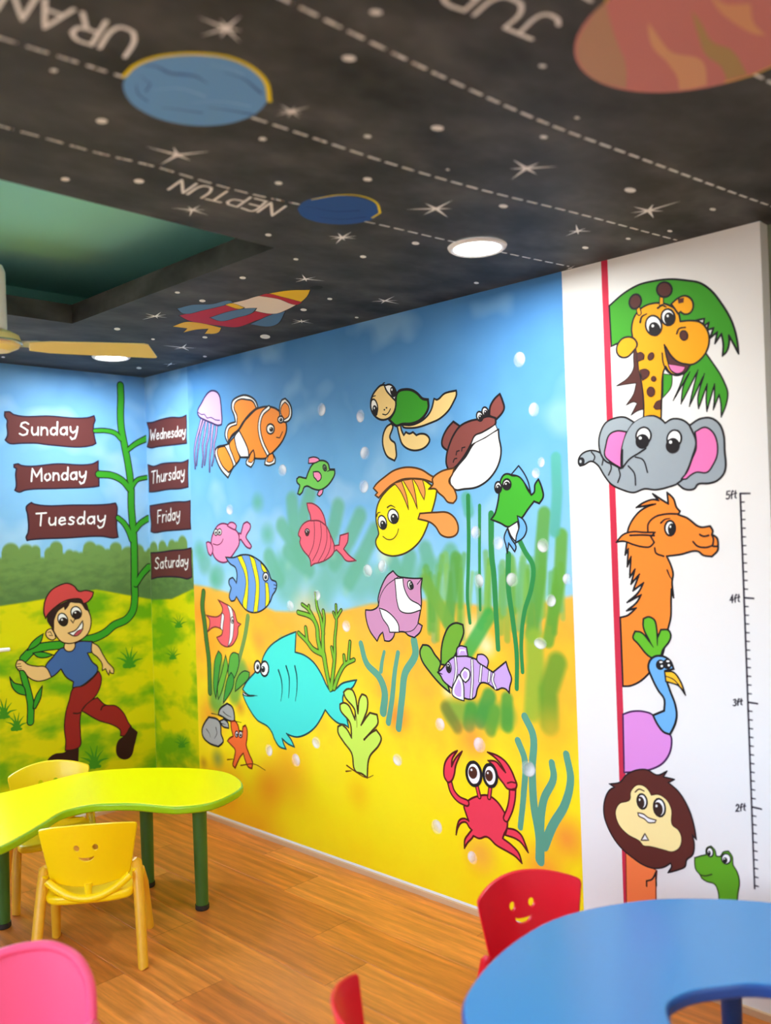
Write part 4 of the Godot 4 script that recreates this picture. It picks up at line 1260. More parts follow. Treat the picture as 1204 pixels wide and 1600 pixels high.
func build_weekday_mural() -> void:
	pl_id = "W"
	mural = thing("weekday_mural", "painted weekday mural with a boy pulling a beanstalk of day signs", "mural", Vector3(2.2, 0, Z))
	ox = 0
	oy = 0
	sc = 1
	var hill := flat(PackedVector2Array([Vector2(-60, 952), Vector2(0, 947), Vector2(40, 941), Vector2(80, 934), Vector2(150, 921), Vector2(200, 930), Vector2(240, 937)]))
	ground_sheet("meadow_ground", meadow(1.67, X - 0.0003, hill, 21), "pale blue sky over dark bushes and a yellow green field")
	pl_id = "S"
	var e0 := on_plane("S", Vector2(292, 573)).x
	var hill2 := flat(PackedVector2Array([Vector2(225, 938), Vector2(240, 937), Vector2(268, 936), Vector2(300, 921), Vector2(320, 918)]))
	ground_sheet("meadow_strip_ground", meadow(Z + 0.0003, e0, hill2, 35), "narrow strip of the same sky and field round the corner")
	var Zx := 0.0
	var zx := 3.8839
	pl_id = "W"
	for t in [[6, 1110, 1.1, "grass tuft at the window end of the field"], [26, 1130, 1.0, "grass tuft under the boy's trailing stalk"], [202, 1030, 1.15, "grass tuft behind the boy's back hand"], [147, 1186, 1.25, "grass tuft between the boy's shoes"]]:
		tuft(t[0], t[1], t[2], t[3])
	pl_id = "S"
	for t in [[279, 972, 0.75, "upper grass tuft on the corner strip"], [270, 1022, 0.7, "middle grass tuft on the corner strip"], [284, 1160, 0.7, "lowest grass tuft on the corner strip"]]:
		tuft(t[0], t[1], t[2], t[3])
	# ---- beanstalk
	pl_id = "W"
	var bean := Color8(58, 158, 36)
	start("painted_beanstalk", "long green beanstalk that carries the day signs", 0, 0, 1, 0.0016)
	lnw("", bean, [[[9.5, 10.5], [188, 602, 188.7, 624, 188, 647, 189.5, 670, 193, 689, 198, 714, 202, 738, 204.5, 761, 205, 792, 207, 817, 209, 843, 209.8, 871, 210, 900, 210, 914, 210.6, 932, 207, 955, 197, 968, 178, 977, 165, 988, 149, 996, 122, 1002, 100, 1007, 72, 1010, 52, 1015, 37, 1029]], [[8, 9], [34, 1042, 37, 1056, 42.5, 1076, 47.6, 1099, 47.6, 1128]]], INK, 1.2)
	lnw("branch", bean, [[[5, 6], [148, 673, 165, 673, 180, 677, 189, 686]], [[9, 8], [154, 741, 175, 743, 191, 751, 202, 764]], [[6, 8], [184, 809, 193, 817, 201, 830, 206, 843]], [[8, 5], [229, 685, 211, 694, 199.5, 703]], [[5, 5], [229, 746, 214, 750, 206, 761]], [[8, 7], [231, 810, 219, 818, 211, 828]], [[9, 7], [232, 886, 222, 897, 212, 913]]], INK, 1.2)
	lnw("stalk_core", bean, [[[7, 8], [189, 668, 193, 689, 198, 714, 202, 738, 204.5, 761, 205, 792, 207, 817, 209, 843, 209.8, 871, 210, 912]]])
	ox = 0
	oy = 880
	sc = zx
	for l in [[165, 530, 185, 490, 220, 455, 262, 428, 245, 480, 210, 510], [198, 545, 250, 538, 322, 556, 280, 572, 230, 570], [58, 690, 85, 725, 140, 745, 158, 802, 110, 790, 75, 755], [256, 743, 245, 820, 215, 882, 200, 882, 205, 840, 225, 790]]:
		sh("leaf", bean, l, 1.2)
	# ---- signs
	var wood := Color8(98, 50, 48)
	var chalk := Color8(240, 238, 234)
	var signs := [
		["W", "Sunday", [30, 325, 60, 325, 80, 340, 300, 350, 530, 360, 570, 348, 577, 375, 568, 400, 575, 490, 582, 515, 560, 528, 300, 525, 220, 515, 130, 515, 55, 515, 32, 495, 45, 470, 42, 400, 45, 380, 28, 350], [118, 466, 468, 462, 3, -78]],
		["W", "Monday", [85, 645, 110, 640, 130, 650, 350, 640, 560, 640, 596, 622, 595, 660, 598, 700, 600, 745, 600, 775, 570, 780, 340, 790, 150, 800, 115, 812, 90, 800, 98, 780, 95, 700, 100, 670, 85, 660], [190, 746, 520, 732, 3, -76]],
		["W", "Tuesday", [160, 900, 190, 875, 210, 885, 450, 890, 660, 885, 700, 878, 710, 900, 708, 960, 708, 1030, 716, 1085, 690, 1090, 620, 1080, 400, 1090, 190, 1100, 165, 1105, 158, 1085, 170, 1060, 168, 950], [216, 1016, 636, 1000, 4, -76]],
		["S", "Wednesday", [892, 390, 915, 390, 980, 370, 1040, 358, 1100, 358, 1130, 345, 1132, 400, 1130, 480, 1133, 515, 1050, 525, 960, 535, 910, 543, 892, 535, 900, 510, 905, 440], [912, 496, 1124, 468, 2, -62]],
		["S", "Thursday", [897, 645, 930, 655, 980, 640, 1060, 632, 1110, 630, 1143, 615, 1140, 680, 1142, 780, 1100, 790, 1020, 795, 930, 810, 905, 810, 905, 760, 902, 700], [918, 760, 1118, 722, 2, -74]],
		["S", "Friday", [910, 895, 1000, 880, 1080, 870, 1130, 870, 1155, 863, 1155, 920, 1155, 1000, 1158, 1035, 1100, 1040, 1000, 1048, 930, 1057, 915, 1050, 918, 1000, 910, 930], [956, 1000, 1090, 974, 2, -76]],
		["S", "Saturday", [915, 1180, 960, 1178, 1050, 1165, 1120, 1160, 1160, 1150, 1160, 1240, 1165, 1325, 1140, 1338, 1100, 1330, 1040, 1325, 950, 1330, 918, 1340, 920, 1260], [940, 1278, 1140, 1258, 2, -68]]]
	for s in signs:
		pl_id = s[0]
		start("painted_day_sign", "brown plank sign lettered %s" % s[1], 0, 560, zx, 0.0022)
		sh("", wood, s[2], 1.6, Color8(44, 30, 48))
		var t = s[3]
		write("lettering", s[1], t[0], t[1], t[2], t[3], t[4], t[5], 2.5 if s[0] == "W" else 2.0, chalk)
	# ---- the boy
	pl_id = "W"
	var skin := Color8(234, 194, 126)
	var line := Color8(46, 26, 18)
	start("painted_boy", "running cartoon boy in red cap, blue shirt and red trousers", 0, 880, zx, 0.0024)
	sh("", Color8(66, 104, 164), [385, 512, 450, 492, 470, 478, 560, 475, 567, 510, 555, 542, 530, 545, 560, 600, 592, 630, 590, 655, 540, 710, 480, 750, 440, 755, 445, 720, 400, 690, 370, 642, 330, 680, 310, 692, 280, 650, 275, 630, 320, 570, 370, 516], 1.4, line)
	sh("arm", skin, [557, 482, 592, 500, 622, 550, 652, 600, 690, 645, 688, 670, 672, 668, 665, 650, 660, 680, 648, 660, 640, 640, 620, 652, 618, 610, 590, 570, 558, 542], 1.2, line)
	sh("trouser_leg", Color8(150, 38, 34), [590, 815, 640, 860, 700, 865, 750, 910, 780, 970, 796, 990, 760, 1047, 730, 1047, 730, 1015, 690, 985, 600, 955, 495, 895, 540, 840], 1.2, line)
	sh("trouser_leg", Color8(150, 38, 34), [445, 758, 500, 745, 560, 700, 598, 655, 614, 690, 610, 740, 580, 805, 500, 885, 485, 950, 488, 1040, 485, 1110, 450, 1130, 395, 1137, 398, 1080, 390, 1000, 400, 900, 420, 830], 1.2, line)
	ln("trouser_crease", line, [[445, 910, 470, 912, 490, 905], [612, 890, 622, 868, 640, 862]], 1.6)
	sh("shoe", Color8(52, 26, 20), [790, 990, 833, 1025, 815, 1100, 790, 1175, 755, 1190, 715, 1170, 705, 1120, 720, 1075, 755, 1047], 0.8, line)
	sh("shoe", Color8(52, 26, 20), [476, 1125, 472, 1232, 285, 1232, 290, 1195, 330, 1160, 390, 1150, 405, 1140], 0.8, line)
	sh("arm", skin, [275, 630, 312, 692, 270, 710, 220, 715, 170, 690, 138, 650, 112, 652, 95, 622, 105, 590, 130, 588, 170, 615, 220, 625], 1.2, line)
	ln("finger_line", line, [[105, 612, 125, 610], [104, 628, 128, 626], [110, 642, 130, 640]], 0.9)
	sh("neck", skin, [395, 480, 450, 476, 456, 500, 440, 530, 410, 535, 388, 515], 1.2, line)
	sh("ear", skin, [332, 430, 312, 395, 287, 405, 276, 430, 290, 455, 320, 466, 337, 455], 1.2, line)
	ln("ear_line", line, [[290, 420, 305, 416, 318, 440, 298, 438]], 0.9)
	sh("ear", skin, [525, 288, 540, 283, 538, 305, 528, 322], 1.0, line)
	sh("head", skin, [330, 330, 320, 390, 340, 440, 370, 475, 420, 487, 480, 470, 530, 430, 550, 380, 550, 330, 535, 290, 510, 250, 470, 225, 400, 250, 350, 290], 1.3, line)
	sh("hair", Color8(48, 30, 26), [285, 340, 300, 300, 350, 260, 420, 225, 470, 210, 520, 240, 537, 290, 520, 284, 490, 244, 452, 240, 424, 235, 412, 262, 393, 284, 387, 264, 350, 292, 330, 330, 326, 402, 305, 380], 0.6, line)
	sh("cap", Color8(204, 72, 70), [265, 270, 275, 220, 310, 165, 370, 130, 410, 122, 450, 140, 477, 170, 520, 165, 566, 175, 560, 200, 530, 235, 505, 246, 490, 220, 450, 216, 390, 230, 330, 270, 290, 310, 276, 336, 265, 300], 1.4, line)
	eye(380, 342, 29, 40, 383, 355, 27, 27, -20, 1.3, Color8(40, 28, 24))
	eye(461, 300, 32, 38, 464, 311, 27, 25, -20, 1.3, Color8(40, 28, 24))
	ln("nose", line, [[428, 344, 442, 362, 452, 340, 460, 340]], 1.3)
	sh("mouth", WHITE, [412, 424, 455, 408, 500, 350, 502, 385, 482, 425, 455, 442], 1.3, line)
	sh("tongue", Color8(190, 80, 90), [444, 440, 468, 412, 503, 398, 486, 425, 462, 442], 0.8, line)

# =====================================================================  height chart with animals
func build_height_chart() -> void:
	pl_id = "S"
	var a := on_plane("S", Vector2(943, 500)).x
	mural = thing("height_chart", "painted animal height chart with a red stripe on white wall", "height chart", Vector3(X, 0, a + 0.2))
	var ra := on_plane("S", Vector2(939, 420)).x
	var rb := on_plane("S", Vector2(949, 420)).x
	start("red_stripe", "upright crimson painted stripe", 0, 0, 1, 0.0012)
	lay("", [[PackedVector3Array([Vector3(ra, 0.03, 0), Vector3(rb, 0.03, 0), Vector3(rb, H, 0), Vector3(ra, 0.03, 0), Vector3(rb, H, 0), Vector3(ra, H, 0)]), paint(Color8(206, 46, 72))]])
	# ---- ruler: one tick each inch, longer ones at the feet
	var z := on_plane("S", Vector2(1162, 934.8)).x
	var ft := 0.3048
	var dark := Color8(40, 32, 44)
	start("ruler", "black painted ruler line with inch ticks", 0, 0, 1, 0.0012)
	lay("", [[ribbon(PackedVector2Array([Vector2(z, 5 * ft), Vector2(z, 1.22 * ft)]), 0.006, 0.005, false), paint(dark)]])
	var ticks := PackedVector3Array()
	var feet := PackedVector3Array()
	for k in 46:
		var y := (5.0 - k / 12.0) * ft
		if k % 12 == 0:
			feet.append_array(ribbon(PackedVector2Array([Vector2(z, y), Vector2(z + 0.028, y - 0.001)]), 0.006, 0.005, false))
		else:
			ticks.append_array(ribbon(PackedVector2Array([Vector2(z, y), Vector2(z + 0.011, y)]), 0.0045, 0.004, false))
	lay("inch_ticks", [[ticks, paint(dark)]]).set_meta("kind", "stuff")
	lay("foot_ticks", [[feet, paint(dark)]])
	for t in [["5ft", 1134, 780, 1150, 778, 12], ["4ft", 1140, 942, 1155, 940, 12], ["3ft", 1145, 1103, 1159, 1101, 10], ["2ft", 1149, 1268, 1164, 1266, 11]]:
		write("foot_number", t[0], t[1], t[2], t[3], t[4], 0.6, -t[5], 2.2, dark, 0.16)
	# ---- palm and giraffe
	var s := 3.4797
	var palm := Color8(62, 152, 34)
	start("painted_palm_fronds", "green palm fronds around the giraffe", 860, 340, s, 0.0015)
	sh("", palm, [318, 480, 400, 410, 480, 365, 560, 345, 650, 335, 740, 342, 810, 355, 870, 395, 930, 470, 975, 545, 1000, 610, 1015, 680, 1021, 740, 990, 680, 968, 640, 970, 680, 955, 730, 934, 752, 938, 690, 928, 632, 893, 684, 905, 622, 866, 656, 885, 600, 850, 612, 860, 570, 828, 592, 835, 550, 780, 562, 700, 600, 500, 640, 440, 650, 330, 700], 2.2, INK, 50.0)
	sh("frond", palm, [845, 740, 880, 790, 920, 850, 945, 900, 962, 950, 955, 1010, 927, 1083, 925, 1010, 915, 962, 884, 1044, 890, 980, 890, 905, 849, 1053, 845, 990, 850, 905, 804, 1038, 800, 980, 835, 850, 754, 1026, 770, 950, 800, 830, 709, 1012, 720, 920, 755, 840, 667, 993, 700, 920, 725, 850, 740, 800, 800, 750], 1.7, INK, 50.0)
	sh("frond", palm, [612, 850, 660, 855, 655, 920, 610, 980], 1.0)
	var gi := Color8(240, 164, 16)
	var gb := Color8(84, 44, 38)
	start("painted_giraffe", "smiling yellow giraffe head with brown spots", 860, 340, s, 0.0022)
	sh("", gi, [445, 650, 440, 600, 455, 540, 490, 495, 540, 470, 600, 465, 650, 480, 690, 510, 705, 565, 760, 560, 815, 570, 850, 610, 862, 660, 850, 720, 820, 765, 775, 797, 748, 800, 740, 830, 715, 850, 680, 858, 645, 840, 625, 810, 612, 840, 604, 950, 600, 1100, 505, 1100, 505, 1000, 490, 880, 470, 800, 462, 720], 2.0)
	sh("mane", gb, [455, 700, 470, 740, 478, 820, 492, 890, 502, 980, 505, 1040, 470, 1052, 436, 1075, 470, 1010, 455, 1002, 410, 1020, 450, 960, 465, 900, 420, 905, 356, 916, 420, 870, 450, 820, 450, 760], 1.0)
	sh("ear", gi, [448, 655, 400, 653, 370, 680, 358, 725, 375, 755, 410, 760, 450, 725, 470, 690], 2.0)
	sh("ear", gi, [655, 470, 690, 440, 730, 425, 765, 445, 775, 485, 755, 520, 725, 525, 706, 512, 692, 522, 670, 490], 2.0)
	sh("ear_patch", gb, [690, 442, 725, 435, 722, 462, 695, 468], 0)
	ln("horn", gi, [[474, 488, 482, 520], [603, 432, 602, 470]], 4.5, 5.0, INK, 1.2)
	el("horn_knob", gb, 460, 457, 32, 41, 15, 2.0)
	el("horn_knob", gb, 618, 392, 41, 41, 0, 2.0)
	eye(560, 587, 43, 54, 565, 607, 32, 40, -12, 2.0)
	eye(638, 542, 36, 45, 645, 551, 28, 36, -8, 2.0)
	ln("brow", INK, [[487, 570, 495, 540, 522, 524], [583, 492, 605, 475, 628, 486]], 2.6, 1.6)
	el("nostril", gb, 724, 641, 21, 27, -10, 1.2)
	ln("nostril_line", INK, [[685, 632, 698, 604, 732, 597]], 1.8)
	sh("mouth", gb, [618, 692, 660, 757, 700, 788, 758, 800, 732, 840, 690, 850, 655, 830, 638, 785], 1.8)
	sh("tongue", Color8(232, 120, 170), [640, 797, 680, 802, 732, 812, 720, 835, 690, 847, 656, 830], 0.8)
	ln("cheek_line", INK, [[606, 735, 612, 790, 640, 842, 690, 860]], 1.5)
	for q in [[470, 740, 490, 732, 507, 745, 505, 770, 470, 785], [486, 830, 520, 824, 536, 840, 530, 862, 500, 886], [560, 1030, 575, 1002, 602, 990, 600, 1040, 570, 1042]]:
		sh("spot", gb, q, 0.8)
	el("spot", gb, 545, 755, 15, 22, 25, 0.8)
	el("spot", gb, 560, 877, 13, 14, 0, 0.8)
	el("spot", gb, 545, 947, 21, 27, 0, 0.8)
	# ---- elephant
	var el_g := Color8(152, 162, 168)
	var ep := Color8(236, 120, 180)
	start("painted_elephant", "grey elephant head with pink inner ears and curled trunk", 860, 340, s, 0.0027)
	sh("", el_g, [390, 1260, 410, 1180, 450, 1120, 510, 1085, 560, 1078, 605, 1100, 622, 1117, 660, 1095, 715, 1100, 755, 1130, 775, 1170, 790, 1220, 770, 1300, 740, 1380, 700, 1440, 640, 1465, 570, 1480, 510, 1475, 450, 1495, 390, 1480, 330, 1450, 290, 1400, 255, 1345, 220, 1325, 180, 1345, 160, 1350, 150, 1325, 165, 1290, 205, 1268, 250, 1270, 300, 1300, 345, 1335, 390, 1362], 2.0)
	sh("ear", el_g, [452, 1112, 400, 1085, 350, 1090, 300, 1115, 270, 1170, 262, 1230, 275, 1290, 300, 1325, 345, 1345, 380, 1365, 388, 1260, 410, 1180], 2.0)
	sh("inner_ear", ep, [412, 1165, 360, 1160, 320, 1180, 300, 1240, 295, 1295, 330, 1330, 382, 1362, 386, 1260], 1.8)
	sh("ear", el_g, [755, 1130, 810, 1095, 870, 1090, 915, 1120, 940, 1180, 945, 1260, 946, 1380, 905, 1430, 860, 1445, 800, 1450, 780, 1475, 730, 1477, 688, 1446, 720, 1420, 770, 1310, 790, 1220], 2.2)
	sh("inner_ear", ep, [785, 1165, 840, 1140, 880, 1165, 903, 1215, 905, 1290, 885, 1340, 850, 1385, 790, 1385, 755, 1405, 735, 1422, 710, 1421, 740, 1385, 770, 1310, 790, 1260, 790, 1200], 1.8)
	sh("brow_patch", el_g, [389, 1262, 411, 1180, 450, 1120, 510, 1085, 560, 1082, 540, 1200, 470, 1290, 392, 1360], 0)
	el("trunk_tip", Color8(40, 40, 44), 166, 1328, 17, 23, 10, 1.0)
	el("trunk_hole", Color8(180, 186, 190), 163, 1326, 6, 9)
	ln("crease", INK, [[222, 1275, 240, 1300, 232, 1325], [270, 1280, 285, 1310, 280, 1345], [318, 1320, 330, 1360, 315, 1400], [370, 1365, 378, 1400, 365, 1440], [422, 1350, 455, 1390, 462, 1455], [460, 1302, 500, 1315, 527, 1385]], 1.8)
	ln("trunk_line", INK, [[391, 1262, 390, 1362, 430, 1312, 480, 1280, 518, 1255]], 2.0)
	eye(505, 1187, 40, 47, 499, 1217, 37, 41, 12, 2.0)
	eye(672, 1202, 38, 47, 664, 1240, 38, 43, 12, 2.0)
	# ---- camel
	var s2 := 3.8344
	var cam_o := Color8(253, 138, 46)
	start("painted_camel", "orange camel head and neck with shaggy mane", 890, 740, s2, 0.0018)
	sh("", cam_o, [302, 862, 345, 850, 397, 805, 340, 822, 400, 772, 427, 726, 343, 772, 410, 712, 441, 654, 378, 702, 416, 603, 366, 662, 390, 573, 358, 622, 366, 498, 344, 557, 350, 450, 331, 487, 340, 420, 350, 330, 380, 270, 420, 225, 470, 195, 512, 182, 398, 203, 440, 175, 500, 155, 532, 162, 496, 121, 555, 160, 590, 182, 582, 113, 620, 150, 640, 205, 659, 225, 650, 247, 700, 265, 780, 320, 840, 315, 856, 345, 850, 365, 880, 385, 888, 430, 885, 460, 850, 497, 800, 490, 765, 465, 660, 485, 580, 495, 605, 550, 618, 600, 612, 650, 621, 742, 608, 692, 606, 760, 604, 860, 585, 940, 540, 1120, 470, 1200, 420, 1245, 360, 1272, 318, 1274], 2.2, INK, 50.0)
	sh("ear", cam_o, [278, 411, 320, 365, 380, 348, 440, 352, 510, 352, 485, 378, 505, 412, 480, 438, 430, 438, 380, 425, 320, 405], 2.0)
	ln("head_line", INK, [[467, 350, 470, 300, 510, 260, 580, 242, 650, 242], [508, 445, 515, 475, 562, 495], [360, 370, 440, 368, 505, 372]], 2.4)
	ln("mouth", INK, [[738, 408, 765, 435, 820, 442, 855, 430, 860, 392, 850, 368], [858, 436, 886, 436]], 2.4)
	ln("nostril", INK, [[778, 365, 800, 376, 832, 370]], 2.4)
	ln("neck_hair", INK, [[583, 578, 600, 618, 615, 640]], 2.2, 1.0)
	eye(600, 327, 31, 45, 609, 335, 22, 38, 0, 2.2)
	ln("brow", INK, [[545, 296, 568, 275, 600, 268]], 3.0, 1.6)
	# ---- peacock
	start("painted_peacock", "purple peacock with blue neck and green crest", 890, 740, s2, 0.0032)
	sh("", Color8(222, 142, 214), [318, 1442, 370, 1425, 440, 1425, 495, 1445, 530, 1510, 565, 1550, 600, 1565, 608, 1630, 590, 1690, 550, 1740, 490, 1770, 420, 1785, 325, 1790], 2.0, Color8(70, 30, 80))
	sh("crest", Color8(100, 186, 38), [500, 1107, 400, 1010, 378, 985, 390, 945, 425, 950, 482, 1012, 440, 920, 440, 870, 470, 858, 505, 875, 520, 930, 524, 985, 545, 935, 590, 938, 605, 970, 595, 1005, 555, 1060, 545, 1097], 2.0)
	ln("crest_line", INK, [[470, 995, 500, 1040], [524, 970, 524, 1030]], 2.4, 1.0)
	sh("neck", Color8(110, 176, 230), [480, 1120, 510, 1095, 560, 1095, 600, 1120, 622, 1170, 572, 1182, 575, 1220, 600, 1300, 630, 1380, 640, 1450, 630, 1500, 600, 1562, 565, 1550, 530, 1510, 498, 1448, 565, 1420, 565, 1350, 530, 1300, 490, 1220, 470, 1160], 2.4)
	sh("beak", Color8(250, 190, 40), [568, 1185, 620, 1190, 660, 1240, 692, 1326, 650, 1270, 610, 1255, 575, 1245], 1.8)
	ln("beak_line", INK, [[572, 1212, 620, 1232, 655, 1268]], 1.4)
	for q in [[543, 1145], [585, 1140]]:
		el("eye", INK, q[0], q[1], 28, 32)
		el("glint", WHITE, q[0] + 3, q[1] - 16, 10, 6)
		el("glint", WHITE, q[0] + 8, q[1] + 8, 7, 7)
	# ---- lion
	start("painted_lion", "lion face with dark brown mane and cream muzzle", 890, 1080, s2, 0.0037)
	sh("", Color8(252, 130, 70), [335, 960, 400, 1000, 470, 1045, 522, 1075, 516, 1160, 518, 1320, 340, 1320], 1.2, Color8(140, 40, 20))
	ln("paw_line", INK, [[518, 1080, 490, 1128, 460, 1136, 460, 1168], [515, 1100, 518, 1165]], 2.0)
	sh("mane", Color8(92, 40, 32), [300, 545, 340, 500, 400, 472, 460, 470, 525, 502, 582, 478, 560, 512, 627, 528, 590, 547, 650, 600, 710, 700, 740, 790, 758, 888, 735, 862, 745, 920, 735, 980, 700, 1010, 690, 1050, 650, 1070, 588, 1087, 610, 1047, 604, 1030, 560, 1055, 500, 1060, 440, 1040, 380, 1000, 300, 930, 240, 840, 205, 740, 210, 650, 240, 590, 268, 575, 237, 555, 275, 552], 1.6)
	sh("face", Color8(252, 230, 156), [358, 650, 365, 600, 400, 562, 440, 565, 470, 590, 488, 622, 530, 618, 580, 650, 610, 710, 614, 800, 650, 830, 670, 880, 655, 940, 615, 962, 560, 950, 480, 930, 440, 925, 420, 900, 350, 860, 300, 810, 275, 750, 275, 710, 300, 670, 340, 660], 1.2, Color8(70, 40, 24))
	eye(433, 660, 29, 45, 425, 666, 22, 36, -8, 2.0, Color8(56, 36, 28))
	eye(537, 697, 34, 54, 528, 706, 29, 43, -8, 2.0, Color8(56, 36, 28))
	ln("brow", Color8(80, 50, 30), [[392, 604, 415, 586, 445, 598]], 1.6)
	sh("nose", WHITE, [408, 728, 440, 735, 470, 757, 517, 772, 510, 786, 470, 786, 450, 766, 412, 745], 1.4, Color8(80, 56, 40))
	sh("mouth", WHITE, [428, 892, 450, 853, 472, 892], 1.5, Color8(80, 56, 40))
	# ---- frog
	start("painted_frog", "small green frog head beside the lion", 890, 1080, s2, 0.002)
	sh("", Color8(96, 168, 32), [748, 998, 790, 985, 815, 980, 820, 940, 845, 928, 867, 950, 876, 987, 900, 990, 920, 963, 950, 958, 972, 990, 977, 1040, 1000, 1080, 1015, 1140, 1005, 1220, 1000, 1310, 895, 1310, 885, 1190, 865, 1155, 820, 1140, 790, 1120, 780, 1100, 755, 1070, 748, 1035], 1.5, Color8(50, 70, 24))
	eye(839, 964, 19, 28, 835, 970, 9, 16, -10, 1.5)
	eye(936, 1004, 27, 31, 930, 1012, 14, 18, -10, 1.5)
	ln("mouth", Color8(50, 70, 24), [[780, 1100, 810, 1106, 850, 1097]], 1.6)

# =====================================================================  painted sky on the ceiling
func sparkle(x: float, y: float, r: float, n: int, label: String) -> void:
	start("painted_star", label, 0, 0, 1, 0.0012)
	var c := on_plane("C", Vector2(x, y))
	var m := metre(PackedVector2Array([Vector2(x, y)]), 1.0)
	var tris := PackedVector3Array()
	var rng := RandomNumberGenerator.new()
	rng.seed = int(x * 31 + y)
	var turn := rng.randf() * TAU
	for k in n:
		var d := Vector2.from_angle(turn + TAU * (k + rng.randf_range(-0.18, 0.18)) / n)
		var l := r * m * rng.randf_range(1.0, 1.7) * (1.0 if k % 2 == 0 else 0.62)
		var side := Vector2(-d.y, d.x) * r * m * 0.1
		for v in [c + side, c + d * l, c - side]:
			tris.append(Vector3(v.x, v.y, k * 0.00003))
	for k in 12:
		for v in [c, c + Vector2.from_angle(TAU * k / 12) * r * m * 0.2, c + Vector2.from_angle(TAU * (k + 1) / 12) * r * m * 0.2]:
			tris.append(Vector3(v.x, v.y, n * 0.00003))
	lay("", [[tris, paint(Color8(244, 244, 242))]])

